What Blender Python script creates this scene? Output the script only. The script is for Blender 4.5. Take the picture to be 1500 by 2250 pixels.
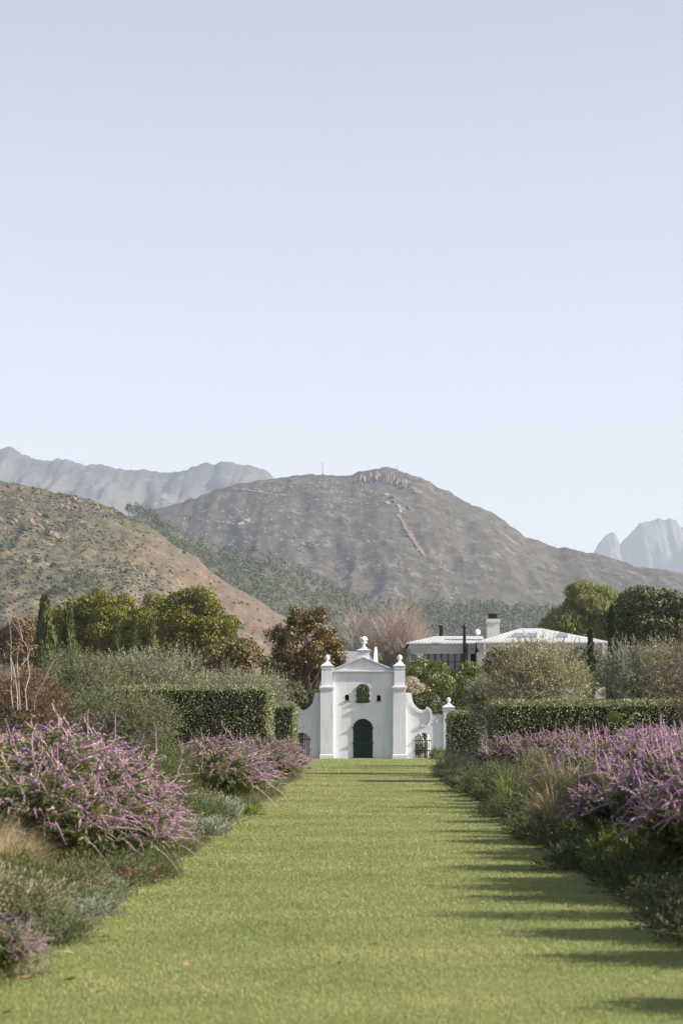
import bpy, bmesh, math, random
import numpy as np
from mathutils import Vector, Matrix

# ------------------------------------------------------------------ camera, sky, sun, exposure
scene = bpy.context.scene
for o in list(bpy.data.objects): bpy.data.objects.remove(o)
COL = scene.collection
F, CX, HY, CZ = 5312.0, 800.0, 1600.0, 1.6        # focal length in photo pixels, vanishing point, eye height

cam = bpy.data.cameras.new('camera'); camo = bpy.data.objects.new('camera', cam); COL.objects.link(camo)
cam.sensor_fit = 'AUTO'; cam.sensor_width = 36; cam.lens = 85
camo.location = (0, 0, CZ); camo.rotation_euler = (math.pi/2, 0, 0)
cam.shift_x = -(CX-750)/2250; cam.shift_y = (HY-1125)/2250
cam.clip_start = 0.1; cam.clip_end = 60000
cam.dof.use_dof = True; cam.dof.focus_distance = 120; cam.dof.aperture_fstop = 4.5
scene.camera = camo

SUN_EL, SUN_AZ = math.radians(30.0), math.radians(8.0)
S = Vector((math.cos(SUN_EL)*math.cos(SUN_AZ), -math.cos(SUN_EL)*math.sin(SUN_AZ), math.sin(SUN_EL)))
world = bpy.data.worlds.new('World'); scene.world = world; world.use_nodes = True
wn = world.node_tree
sky = wn.nodes.new('ShaderNodeTexSky'); sky.sky_type = 'NISHITA'; sky.sun_disc = False
sky.sun_elevation = SUN_EL; sky.sun_rotation = math.pi/2 + SUN_AZ
sky.air_density = 1.0; sky.dust_density = 1.2; sky.ozone_density = 1.6
hs = wn.nodes.new('ShaderNodeHueSaturation'); hs.inputs['Saturation'].default_value = 0.60
wn.links.new(sky.outputs[0], hs.inputs['Color'])
tint = wn.nodes.new('ShaderNodeMix'); tint.data_type = 'RGBA'; tint.blend_type = 'MULTIPLY'; tint.inputs[0].default_value = 1
tint.inputs[7].default_value = (1.065, 0.985, 0.975, 1); wn.links.new(hs.outputs[0], tint.inputs[6])
wn.links.new(tint.outputs[2], wn.nodes['Background'].inputs[0]); wn.nodes['Background'].inputs[1].default_value = 0.086
sun = bpy.data.lights.new('sun', 'SUN'); suno = bpy.data.objects.new('sun', sun); COL.objects.link(suno)
sun.energy = 5.0; sun.angle = math.radians(0.53); sun.color = (1.0, 0.92, 0.80)
suno.rotation_euler = (-S).to_track_quat('-Z', 'Y').to_euler(); suno.location = (60, -20, 60)
scene.view_settings.view_transform = 'Standard'; scene.view_settings.look = 'None'
scene.view_settings.gamma = 1; scene.view_settings.exposure = 1.18
scene.view_settings.use_curve_mapping = False
cy = scene.cycles
cy.max_bounces = 6; cy.diffuse_bounces = 3; cy.glossy_bounces = 2; cy.transmission_bounces = 3
cy.transparent_max_bounces = 4; cy.volume_bounces = 0; cy.use_denoising = True

rng = np.random.default_rng(7)
R = random.Random(11)

# ------------------------------------------------------------------ helpers
def X(px, D): return (px-CX)*D/F
def Z(py, D): return CZ + (HY-py)*D/F
def P(px, py, D): return np.array((X(px, D), D, Z(py, D)))

def np_mesh(name, V, faces, mats=(), midx=None, smooth=False):
    """V (n,3); faces: list of int arrays (m,k)"""
    me = bpy.data.meshes.new(name)
    V = np.asarray(V, dtype=np.float32)
    faces = [np.asarray(f, dtype=np.int32) for f in faces if len(f)]
    idx = np.concatenate([f.ravel() for f in faces])
    tot = np.concatenate([np.full(len(f), f.shape[1], dtype=np.int32) for f in faces])
    me.vertices.add(len(V)); me.vertices.foreach_set('co', V.ravel())
    me.loops.add(len(idx)); me.loops.foreach_set('vertex_index', idx)
    me.polygons.add(len(tot))
    st = np.concatenate(([0], np.cumsum(tot)[:-1])).astype(np.int32)
    me.polygons.foreach_set('loop_start', st)
    try: me.polygons.foreach_set('loop_total', tot)
    except Exception: pass
    me.polygons.foreach_set('use_smooth', np.full(len(tot), bool(smooth)))
    for m in mats: me.materials.append(m)
    if midx is not None: me.polygons.foreach_set('material_index', np.asarray(midx, dtype=np.int32))
    me.update(calc_edges=True); me.validate()
    return me

def link(name, data, parent=None, loc=None, kind=None):
    o = bpy.data.objects.new(name, data); COL.objects.link(o)
    if parent is not None: o.parent = parent
    if loc is not None: o.location = loc
    if kind: o['kind'] = kind
    return o
def tag(o, label, cat, group=None):
    o['label'] = label; o['category'] = cat
    if group: o['group'] = group
    return o
def thing(name, label, cat, loc=(0, 0, 0), rz=0.0, group=None, sc=None):
    o = link(name, None, None, loc); o.empty_display_size = .2
    o.rotation_euler = (0, 0, rz)
    if sc is not None: o.scale = sc if hasattr(sc, '__len__') else (sc, sc, sc)
    return tag(o, label, cat, group)
def copy_tree(o, parent=None):
    c = o.copy(); COL.objects.link(c)
    if parent is not None: c.parent = parent
    for ch in list(o.children): copy_tree(ch, c)
    return c

class MB:
    """collects pieces into one mesh"""
    def __init__(s): s.v = []; s.f = {}; s.n = 0
    def add(s, V, faces, mi=0):
        V = np.asarray(V, dtype=float)
        for f in faces:
            f = np.asarray(f, dtype=np.int32)
            if len(f): s.f.setdefault((f.shape[1], mi), []).append(f+s.n)
        s.v.append(V); s.n += len(V); return s
    def box(s, x0, x1, y0, y1, z0, z1, mi=0):
        V = [(x, y, z) for z in (z0, z1) for y in (y0, y1) for x in (x0, x1)]
        return s.add(V, [[(0, 2, 3, 1), (4, 5, 7, 6), (0, 1, 5, 4), (2, 6, 7, 3), (0, 4, 6, 2), (1, 3, 7, 5)]], mi)
    def frustum(s, x0, x1, y0, y1, z0, z1, ins, mi=0):
        V = [(x0, y0, z0), (x1, y0, z0), (x0, y1, z0), (x1, y1, z0),
             (x0+ins, y0+ins, z1), (x1-ins, y0+ins, z1), (x0+ins, y1-ins, z1), (x1-ins, y1-ins, z1)]
        return s.add(V, [[(0, 2, 3, 1), (4, 5, 7, 6), (0, 1, 5, 4), (2, 6, 7, 3), (0, 4, 6, 2), (1, 3, 7, 5)]], mi)
    def lathe(s, prof, c=(0, 0, 0), n=16, mi=0):
        a = np.linspace(0, 2*np.pi, n, endpoint=False); k = len(prof)
        V = np.array([(c[0]+r*np.cos(t), c[1]+r*np.sin(t), c[2]+z) for r, z in prof for t in a])
        f = [(i*n+j, i*n+(j+1) % n, (i+1)*n+(j+1) % n, (i+1)*n+j) for i in range(k-1) for j in range(n)]
        s.add(V, [f], mi)
        b = s.n-len(V)
        s.f.setdefault((n, mi), []).append(np.array([[b+j for j in range(n)][::-1], [b+(k-1)*n+j for j in range(n)]], dtype=np.int32))
        return s
    def build(s, name, mats, parent=None, smooth=False, loc=None, kind=None):
        return link(name, s.mesh(name, mats, smooth), parent, loc, kind)
    def mesh(s, name, mats, smooth=False):
        if not isinstance(mats, (list, tuple)): mats = [mats]
        fs, mi = [], []
        for (k, m), L in s.f.items():
            a = np.concatenate(L); fs.append(a); mi += [m]*len(a)
        return np_mesh(name, np.concatenate(s.v), fs, mats, mi, smooth)

def prism(outer, holes, y0, y1, mat, name, parent=None):
    """polygon in x,z with holes, extruded from y0 to y1"""
    bm = bmesh.new()
    loops = [outer]+list(holes)
    def lay(y):
        edges = []; rings = []
        for lp in loops:
            vs = [bm.verts.new((p[0], y, p[1])) for p in lp]; rings.append(vs)
            edges += [bm.edges.new((vs[i], vs[(i+1) % len(vs)])) for i in range(len(vs))]
        bmesh.ops.triangle_fill(bm, use_beauty=True, use_dissolve=False, edges=edges)
        return rings
    a = lay(y0); b = lay(y1)
    for ra, rb in zip(a, b):
        n = len(ra)
        for i in range(n): bm.faces.new((ra[i], ra[(i+1) % n], rb[(i+1) % n], rb[i]))
    bmesh.ops.recalc_face_normals(bm, faces=bm.faces)
    me = bpy.data.meshes.new(name); bm.to_mesh(me); bm.free(); me.materials.append(mat)
    return link(name, me, parent)

def arch(x0, x1, z0, zs, z1, n=12):
    """arched opening outline"""
    c, r, h = (x0+x1)/2, (x1-x0)/2, z1-zs
    return [(x0, z0), (x1, z0)]+[(c+r*math.cos(t), zs+h*math.sin(t)) for t in np.linspace(0, math.pi, n)]

def tubes(paths, radii, sides=3):
    """paths (N,K,3), radii (N,K) -> V, quads"""
    paths = np.asarray(paths, float); radii = np.asarray(radii, float); N, K, _ = paths.shape
    T = np.gradient(paths, axis=1); T /= np.linalg.norm(T, axis=2, keepdims=True)+1e-9
    ref = np.where(np.abs(T[..., 2:3]) > .9, np.array((1., 0, 0)), np.array((0., 0, 1)))
    A = np.cross(T, ref); A /= np.linalg.norm(A, axis=2, keepdims=True)+1e-9
    B = np.cross(T, A)
    a = np.arange(sides)*2*np.pi/sides
    V = paths[:, :, None, :]+radii[:, :, None, None]*(A[:, :, None, :]*np.cos(a)[None, None, :, None]+B[:, :, None, :]*np.sin(a)[None, None, :, None])
    n0 = np.arange(N)[:, None, None]*K*sides; k = np.arange(K-1)[None, :, None]*sides; j = np.arange(sides)[None, None, :]; j2 = (j+1) % sides
    Fq = np.stack([n0+k+j, n0+k+j2, n0+k+sides+j2, n0+k+sides+j], -1).reshape(-1, 4)
    return V.reshape(-1, 3), Fq

def unit(a): return a/(np.linalg.norm(a, axis=-1, keepdims=True)+1e-9)
def rdir(n): return unit(rng.normal(size=(n, 3)))

def leaves(Pn, U, Nrm, L, W, fold=.12, base=0.45):
    """rhombic leaves: points, axis, normal, length, width arrays -> V, quads"""
    n = len(Pn); L = np.broadcast_to(L, (n,))[:, None]; W = np.broadcast_to(W, (n,))[:, None]
    U = unit(U); Sd = unit(np.cross(U, Nrm)); Nn = np.cross(Sd, U)
    m = Pn+U*L*base+Nn*L*fold
    V = np.stack([Pn, m+Sd*W/2, Pn+U*L, m-Sd*W/2], 1).reshape(-1, 3)
    return V, np.arange(n*4).reshape(n, 4)

def blob_points(blobs, n, shell=(.78, 1.06), flat=0.0, cull=.74):
    """points near the surface of a union of ellipsoids, with outward normals"""
    B = np.asarray(blobs, float); C, r = B[:, :3], B[:, 3:6]
    w = (r[:, 0]*r[:, 1]+r[:, 1]*r[:, 2]+r[:, 0]*r[:, 2]); w /= w.sum()
    m = int(n*1.7)
    k = rng.choice(len(B), m, p=w); d = rdir(m)
    t = rng.uniform(*shell, m)
    Pt = C[k]+d*r[k]*t[:, None]; Nn = unit(d/r[k])
    keep = np.ones(m, bool)
    for i in range(len(B)):
        q = (((Pt-C[i])/r[i])**2).sum(1)
        keep &= ~((q < cull**2) & (k != i))
    Pt, Nn = Pt[keep][:n], Nn[keep][:n]
    return Pt, Nn

def cluster(c, r, n, br, squash=1.0, low=-.35):
    """blobs spread over an envelope ellipsoid"""
    out = []
    for _ in range(n*6):
        d = rdir(1)[0]
        if d[2] < low: continue
        t = R.uniform(.55, .92)
        p = np.array(c)+d*np.array(r)*t
        b = R.uniform(*br)
        out.append((*p, b*R.uniform(.9, 1.25), b*R.uniform(.9, 1.25), b*squash*R.uniform(.8, 1.05)))
        if len(out) >= n: break
    out.append((*c, r[0]*.62, r[1]*.62, r[2]*.62))
    return out

# ------------------------------------------------------------------ materials
def new_mat(name):
    m = bpy.data.materials.new(name); m.use_nodes = True
    nt = m.node_tree; b = nt.nodes['Principled BSDF']
    b.inputs['Specular IOR Level'].default_value = .3
    return m, nt, b
def ramp(nt, stops):
    r = nt.nodes.new('ShaderNodeValToRGB'); e = r.color_ramp.elements
    while len(e) < len(stops): e.new(.5)
    for el, (p, c) in zip(e, stops): el.position = p; el.color = (*c, 1)
    return r
def noise(nt, scale, detail=4, rough=.55, vec=None, dim='3D'):
    n = nt.nodes.new('ShaderNodeTexNoise'); n.inputs['Scale'].default_value = scale
    n.inputs['Detail'].default_value = detail; n.inputs['Roughness'].default_value = rough
    if vec is not None: nt.links.new(vec, n.inputs['Vector'])
    return n
def pos(nt): return nt.nodes.new('ShaderNodeNewGeometry').outputs['Position']
def mixc(nt, fac, a, b):
    m = nt.nodes.new('ShaderNodeMix'); m.data_type = 'RGBA'
    for s, v in ((m.inputs[0], fac), (m.inputs[6], a), (m.inputs[7], b)):
        if hasattr(v, 'is_output'): nt.links.new(v, s)
        elif isinstance(v, (int, float)): s.default_value = v
        else: s.default_value = (*v, 1)
    return m.outputs[2]
def bump(nt, b, h, strength, dist):
    bp = nt.nodes.new('ShaderNodeBump'); bp.inputs['Strength'].default_value = strength; bp.inputs['Distance'].default_value = dist
    nt.links.new(h, bp.inputs['Height']); nt.links.new(bp.outputs[0], b.inputs['Normal'])

def leaf_mat(name, cols, trans=.3, rough=.5, spec=.25, tcol=None):
    m, nt, b = new_mat(name)
    g = nt.nodes.new('ShaderNodeNewGeometry')
    st = [(i/(max(1, len(cols)-1)), c) for i, c in enumerate(cols)]
    r = ramp(nt, st); nt.links.new(g.outputs['Random Per Island'], r.inputs[0])
    nt.links.new(r.outputs[0], b.inputs['Base Color'])
    b.inputs['Roughness'].default_value = rough; b.inputs['Specular IOR Level'].default_value = spec
    if trans > 0:
        t = nt.nodes.new('ShaderNodeBsdfTranslucent'); mx = nt.nodes.new('ShaderNodeMixShader')
        nt.links.new(r.outputs[0], t.inputs[0])
        mx.inputs[0].default_value = trans
        nt.links.new(b.outputs[0], mx.inputs[1]); nt.links.new(t.outputs[0], mx.inputs[2])
        nt.links.new(mx.outputs[0], nt.nodes['Material Output'].inputs[0])
    return m
def plain(name, col, rough=.6, var=.15, scale=6, bmp=0.0, metal=0.0):
    m, nt, b = new_mat(name)
    n = noise(nt, scale, 5, .6, pos(nt))
    c0 = tuple(max(0, x*(1-var)) for x in col); c1 = tuple(min(1, x*(1+var)) for x in col)
    r = ramp(nt, [(.3, c0), (.7, c1)]); nt.links.new(n.outputs[0], r.inputs[0]); nt.links.new(r.outputs[0], b.inputs['Base Color'])
    b.inputs['Roughness'].default_value = rough; b.inputs['Metallic'].default_value = metal
    if bmp: bump(nt, b, n.outputs[0], bmp, .02)
    return m

def plaster_mat(name, col=(.67, .68, .72)):
    m, nt, b = new_mat(name); p = pos(nt)
    n1 = noise(nt, 1.3, 6, .65, p); n2 = noise(nt, 16, 4, .6, p)
    mp = nt.nodes.new('ShaderNodeMapping'); mp.inputs['Scale'].default_value = (7, 7, .7); nt.links.new(p, mp.inputs[0])
    n3 = noise(nt, 1.0, 5, .6, mp.outputs[0])
    r1 = ramp(nt, [(.3, tuple(c*.90 for c in col)), (.65, col)]); nt.links.new(n1.outputs[0], r1.inputs[0])
    r3 = ramp(nt, [(.30, (.78, .77, .75)), (.48, (1, 1, 1))]); nt.links.new(n3.outputs[0], r3.inputs[0])
    mm = nt.nodes.new('ShaderNodeMix'); mm.data_type = 'RGBA'; mm.blend_type = 'MULTIPLY'; mm.inputs[0].default_value = .8
    nt.links.new(r1.outputs[0], mm.inputs[6]); nt.links.new(r3.outputs[0], mm.inputs[7])
    nt.links.new(mm.outputs[2], b.inputs['Base Color']); b.inputs['Roughness'].default_value = .85
    ad = nt.nodes.new('ShaderNodeMath'); ad.operation = 'ADD'; nt.links.new(n2.outputs[0], ad.inputs[0]); nt.links.new(n3.outputs[0], ad.inputs[1])
    bump(nt, b, ad.outputs[0], .16, .02)
    return m

M = {}
M['plaster'] = plaster_mat('white_plaster')
M['house_wall'] = plain('house_wall', (.50, .50, .47), .8, .06, 3)
M['house_trim'] = plain('house_trim', (.44, .45, .44), .8, .06, 3)
M['green_paint'] = plain('dark_green_paint', (.012, .028, .020), .45, .3, 9)
M['painted_shade'] = plain('painted_shade_black', (.006, .007, .006), .9, .2, 5)  # near-black colour standing in for the shade inside openings
M['terracotta'] = plain('terracotta_tile', (.36, .13, .09), .8, .2, 20)
M['black_metal'] = plain('black_metal', (.02, .022, .024), .4, .2, 9)
M['glass'], _nt, _b = new_mat('window_glass'); _b.inputs['Base Color'].default_value = (.13, .155, .175, 1); _b.inputs['Roughness'].default_value = .12; _b.inputs['Specular IOR Level'].default_value = .6
M['bark'] = plain('bark', (.11, .085, .065), .9, .35, 8, .5)
M['pale_bark'] = plain('pale_bark', (.34, .29, .25), .9, .25, 8)
M['olive_bark'] = plain('olive_bark', (.20, .175, .145), .9, .3, 10)
M['twig'] = plain('winter_twig', (.38, .32, .275), .9, .3, 3)
M['stem'] = plain('green_stem', (.15, .17, .07), .8, .3, 9)
M['soil'] = plain('bed_soil', (.040, .038, .022), .95, .4, 14, .8)

# lawn and ground
def lawn_mat():
    m, nt, b = new_mat('lawn_turf'); p = pos(nt)
    n1 = noise(nt, .55, 5, .6, p); n2 = noise(nt, 34, 3, .6, p)
    r1 = ramp(nt, [(.3, (.13, .165, .05)), (.5, (.18, .21, .07)), (.72, (.24, .25, .10))]); nt.links.new(n1.outputs[0], r1.inputs[0])
    r2 = ramp(nt, [(.3, (.55, .6, .5)), (.7, (1.1, 1.08, 1.0))]); nt.links.new(n2.outputs[0], r2.inputs[0])
    mm = nt.nodes.new('ShaderNodeMix'); mm.data_type = 'RGBA'; mm.blend_type = 'MULTIPLY'; mm.inputs[0].default_value = 1
    nt.links.new(r1.outputs[0], mm.inputs[6]); nt.links.new(r2.outputs[0], mm.inputs[7])
    nt.links.new(mm.outputs[2], b.inputs['Base Color']); b.inputs['Roughness'].default_value = .9
    b.inputs['Specular IOR Level'].default_value = .1
    bump(nt, b, n2.outputs[0], .8, .03); return m
M['lawn'] = lawn_mat()
def blade_mat():
    m, nt, b = new_mat('grass_blade'); p = pos(nt)
    g = nt.nodes.new('ShaderNodeNewGeometry')
    r = ramp(nt, [(0, (.19, .225, .078)), (.55, (.275, .30, .122)), (.85, (.34, .345, .148)), (1, (.44, .40, .22))])
    n1 = noise(nt, .45, 7, .68, p)
    a = nt.nodes.new('ShaderNodeMath'); a.operation = 'MULTIPLY_ADD'; a.inputs[1].default_value = .34; nt.links.new(g.outputs['Random Per Island'], a.inputs[0])
    a2 = nt.nodes.new('ShaderNodeMath'); a2.operation = 'MULTIPLY_ADD'; a2.inputs[1].default_value = 2.4; a2.inputs[2].default_value = -.80; nt.links.new(n1.outputs[0], a2.inputs[0])
    nt.links.new(a2.outputs[0], a.inputs[2]); nt.links.new(a.outputs[0], r.inputs[0])
    nt.links.new(r.outputs[0], b.inputs['Base Color']); b.inputs['Roughness'].default_value = .55; b.inputs['Specular IOR Level'].default_value = .2
    t = nt.nodes.new('ShaderNodeBsdfTranslucent'); mx = nt.nodes.new('ShaderNodeMixShader'); mx.inputs[0].default_value = .35
    nt.links.new(r.outputs[0], t.inputs[0]); nt.links.new(b.outputs[0], mx.inputs[1]); nt.links.new(t.outputs[0], mx.inputs[2])
    nt.links.new(mx.outputs[0], nt.nodes['Material Output'].inputs[0]); return m
M['blade'] = blade_mat()
def earth_mat():
    m, nt, b = new_mat('valley_ground'); p = pos(nt)
    n1 = noise(nt, .02, 6, .6, p); n2 = noise(nt, .6, 5, .6, p)
    r1 = ramp(nt, [(.35, (.09, .10, .045)), (.55, (.16, .14, .08)), (.7, (.22, .17, .11))]); nt.links.new(n1.outputs[0], r1.inputs[0])
    nt.links.new(r1.outputs[0], b.inputs['Base Color']); b.inputs['Roughness'].default_value = .95
    bump(nt, b, n2.outputs[0], .6, .2); return m
M['earth'] = earth_mat()

# ------------------------------------------------------------------ ground, lawn, beds
def LX(D): return -2.2-.05*np.sin(D*.9)-.04*np.sin(D*2.3+1)-(max(0, D-88)/38)*1.9
def RX(D): return 2.42+.06*np.sin(D*.8+2)+.05*np.sin(D*2.1)+(max(0, D-95)/32)*2.2

g = MB(); g.add([(-16000, -400, -.06), (16000, -400, -.06), (16000, 14300, -.06), (-16000, 14300, -.06)], [[(0, 1, 2, 3)]])
g.build('ground', M['earth'], kind='structure')
ds = np.concatenate([np.linspace(-6, 60, 133), np.linspace(61, 127.2, 80)])
V = []; Fq = []
for i, d in enumerate(ds):
    V += [(LX(d), d, 0), (RX(d), d, 0)]
    if i: Fq.append((2*i-2, 2*i-1, 2*i+1, 2*i))
link('lawn', np_mesh('lawn', V, [Fq], [M['lawn']]), kind='structure')
for side, fx in ((-1, LX), (1, RX)):
    V = []; Fq = []; K = 9
    for i, d in enumerate(ds):
        for k in range(K):
            w = k/(K-1)
            V.append((fx(d)+side*(w*14-.06), d, -.045+.24*min(1, w*14/1.6)**.7+.03*math.sin(d*3+k)*(k > 0)))
        if i:
            for k in range(K-1):
                q = ((i-1)*K+k, (i-1)*K+k+1, i*K+k+1, i*K+k); Fq.append(q if side > 0 else q[::-1])
    link('flower_bed', np_mesh('flower_bed', V, [Fq], [M['soil']], smooth=True), kind='structure')
# gravel court and grass strip beyond the gate wall
M['gravel'] = plain('pale_gravel', (.42, .37, .30), .95, .2, 30, .6)
MB().add([(-14, 127.9, -.03), (16, 127.9, -.03), (16, 148, -.03), (-14, 148, -.03)], [[(0, 1, 2, 3)]]).build('gravel_court', M['gravel'], kind='structure')

# grass blades over the lawn
N = 400000
u = rng.random(N); D = 11.0*(127/11.0)**(u**1.05)
lx = np.array([LX(d) for d in ds]); rx = np.array([RX(d) for d in ds])
a, b_ = np.interp(D, ds, lx), np.interp(D, ds, rx)
x = a+(b_-a)*(rng.random(N)*1.04-.02)
edge = np.minimum(x-a, b_-x)
h = rng.uniform(.010, .022, N)*(1+.4*(edge < .12))*(D/11)**.10
w = .0042*(D/11)**.88*rng.uniform(.7, 1.3, N)
az = rng.uniform(0, 2*np.pi, N); lean = rng.uniform(.1, .95, N)
bx = np.cos(az); by = np.sin(az)
B0 = np.stack([x, D, np.zeros(N)], 1); sd = np.stack([-by, bx, np.zeros(N)], 1)*w[:, None]*.5
tip = B0+np.stack([bx*h*lean, by*h*lean, h], 1)
V = np.stack([B0-sd, B0+sd, tip], 1).reshape(-1, 3)
link('grass', np_mesh('grass', V, [np.arange(N*3).reshape(N, 3)], [M['blade']]), kind='stuff')

# ------------------------------------------------------------------ hills
def fbm(x, y, seed, octs=5, base=1.0):
    r = np.random.default_rng(seed); o = np.zeros_like(x, dtype=float); amp = 1.0; f = base
    for _ in range(octs):
        for _ in range(3):
            a = r.uniform(0, 2*np.pi); ph = r.uniform(0, 2*np.pi)
            o += amp/3*np.sin((x*np.cos(a)+y*np.sin(a))*f+ph+1.3*np.sin((x*np.sin(a)-y*np.cos(a))*f*.7+ph*2))
        amp *= .52; f *= 2.03
    return o

HILLS = {}
def hill(name, prof, D, depth, mat, seed, rough, jag=0.0, nx=420, nt_=110, gully=.0, ridge_rough=.0, base_z=-3.0, power=1.0, back=.5, tw=None):
    """a ridge standing at distance D: front slope runs 'depth' metres toward the garden, then a back slope"""
    pr = np.array(prof, float)
    px = np.linspace(pr[0, 0], pr[-1, 0], nx); hz = Z(np.interp(px, pr[:, 0], pr[:, 1])+jag*(np.abs(fbm(px, px*0, seed+3, 5, .11))-.5), D)
    xs = (px-CX)*D/F
    t = np.concatenate([np.linspace(0, 1, nt_), np.linspace(1.03, 1+back, 14)])
    XX, TT = np.meshgrid(xs, t); HH = np.meshgrid(hz, t)[0]
    YY = D-depth*(1-TT)
    s = np.where(TT <= 1, TT**power, np.maximum(0, 1-((TT-1)/back)*.9))
    sc_ = 2*np.pi/(D*.05)
    n = fbm(XX, YY, seed, 6, sc_)
    gl = np.abs(fbm(XX*1.0, YY*.25, seed+5, 4, sc_*1.6))
    env = np.clip(1-np.abs(TT-1)/.05, 0, 1)
    amp = rough*np.sin(np.clip(TT, 0, 1)*np.pi*.93)**.7+ridge_rough*env
    ZZ = base_z+(HH-base_z)*s+n*amp-gully*gl*np.sin(np.clip(TT, 0, 1)*np.pi*.97)
    nr = len(t)
    V = np.stack([XX, YY, ZZ], -1).reshape(-1, 3)
    i = np.arange(nr-1)[:, None]*nx; j = np.arange(nx-1)[None, :]
    Fq = np.stack([i+j, i+j+1, i+nx+j+1, i+nx+j], -1).reshape(-1, 4)
    o = link(name, np_mesh(name, V, [Fq], [mat], smooth=True), kind='structure')
    sx = CX+V[:, 0]*F/V[:, 1]; sy = HY-(V[:, 2]-CZ)*F/V[:, 1]
    HILLS[name] = dict(V=V, sx=sx, sy=sy, front=np.repeat(t <= 1.0, nx), nx=nx, nt=nt_, xs=xs, XX=XX, YY=YY, ZZ=ZZ, obj=o)
    return o
def on_hill(name, px, py):
    """the slope's vertex nearest to a sight line"""
    H = HILLS[name]; d = (H['sx']-px)**2+(H['sy']-py)**2+(~H['front'])*1e9
    # the nearest sheet wins
    k = np.argpartition(d, 6)[:6]
    return H['V'][k[np.argmin(d[k])]].copy()
def hill_points(name, n, tmin=0.0, tmax=1.0):
    H = HILLS[name]; nx, nt_ = H['nx'], H['nt']
    a = rng.uniform(0, nx-1.001, n); b = rng.uniform(tmin*(nt_-1), tmax*(nt_-1)-.001, n)
    i, j = b.astype(int), a.astype(int); fi, fj = (b-i)[:, None], (a-j)[:, None]
    G = np.stack([H['XX'], H['YY'], H['ZZ']], -1)
    return (G[i, j]*(1-fi)*(1-fj)+G[i+1, j]*fi*(1-fj)+G[i, j+1]*(1-fi)*fj+G[i+1, j+1]*fi*fj)
def screen(Pt): return CX+Pt[:, 0]*F/Pt[:, 1], HY-(Pt[:, 2]-CZ)*F/Pt[:, 1]

def hill_mat(name, stops, scale, rock=None, rock_scale=.05, rock_at=.62, bmp=1.0, bdist=2.0, dry=None):
    m, nt, b = new_mat(name); p = pos(nt)
    n1 = noise(nt, scale, 8, .62, p); r1 = ramp(nt, stops); nt.links.new(n1.outputs[0], r1.inputs[0])
    col = r1.outputs[0]
    if dry:                    # bare earth on one flank: (colour, x0, x1)
        sp = nt.nodes.new('ShaderNodeSeparateXYZ'); nt.links.new(p, sp.inputs[0])
        mr = nt.nodes.new('ShaderNodeMapRange'); mr.inputs[1].default_value = dry[1]; mr.inputs[2].default_value = dry[2]; nt.links.new(sp.outputs[0], mr.inputs[0])
        nn = noise(nt, scale*1.4, 6, .65, p)
        ad = nt.nodes.new('ShaderNodeMath'); ad.operation = 'MULTIPLY_ADD'; ad.inputs[1].default_value = 2.4; ad.inputs[2].default_value = -1.2; nt.links.new(nn.outputs[0], ad.inputs[0])
        a2 = nt.nodes.new('ShaderNodeMath'); a2.operation = 'ADD'; a2.use_clamp = True; nt.links.new(mr.outputs[0], a2.inputs[0]); nt.links.new(ad.outputs[0], a2.inputs[1])
        col = mixc(nt, a2.outputs[0], col, dry[0])
    if rock:
        n2 = noise(nt, rock_scale, 6, .7, p); r2 = ramp(nt, [(rock_at, (0, 0, 0)), (rock_at+.09, (1, 1, 1))]); nt.links.new(n2.outputs[0], r2.inputs[0])
        n3 = noise(nt, rock_scale*6, 4, .6, p); r3 = ramp(nt, [(.42, (0, 0, 0)), (.6, (1, 1, 1))]); nt.links.new(n3.outputs[0], r3.inputs[0])
        ml = nt.nodes.new('ShaderNodeMath'); ml.operation = 'MULTIPLY'; nt.links.new(r2.outputs[0], ml.inputs[0]); nt.links.new(r3.outputs[0], ml.inputs[1])
        col = mixc(nt, ml.outputs[0], col, rock)
    nt.links.new(col, b.inputs['Base Color']); b.inputs['Roughness'].default_value = .95; b.inputs['Specular IOR Level'].default_value = .1
    nb = noise(nt, scale*4, 8, .7, p); bump(nt, b, nb.outputs[0], bmp, bdist)
    return m

M['hill_far'] = hill_mat('far_range_rock', [(.3, (.055, .060, .055)), (.6, (.105, .105, .098))], .004, (.19, .185, .17), .006, .55, 1, 30)
M['hill_peak'] = hill_mat('far_peak_rock', [(.3, (.05, .052, .052)), (.6, (.12, .115, .11))], .003, None, bmp=1, bdist=40)
M['hill_mid'] = hill_mat('fynbos_slope', [(.32, (.030, .032, .019)), (.45, (.052, .048, .034)), (.58, (.075, .064, .048)), (.72, (.10, .081, .062))], .045, (.175, .150, .125), .03, .52, .9, 4)
M['hill_near'] = hill_mat('scrub_slope', [(.32, (.038, .046, .024)), (.46, (.066, .068, .040)), (.58, (.088, .080, .054)), (.72, (.116, .095, .066))], .09, (.185, .14, .105), .06, .50, .9, 1.2, dry=((.122, .088, .064), -170, -60))
M['hill_wood'] = plain('woodland_floor', (.060, .058, .034), .95, .35, .05)

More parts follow.
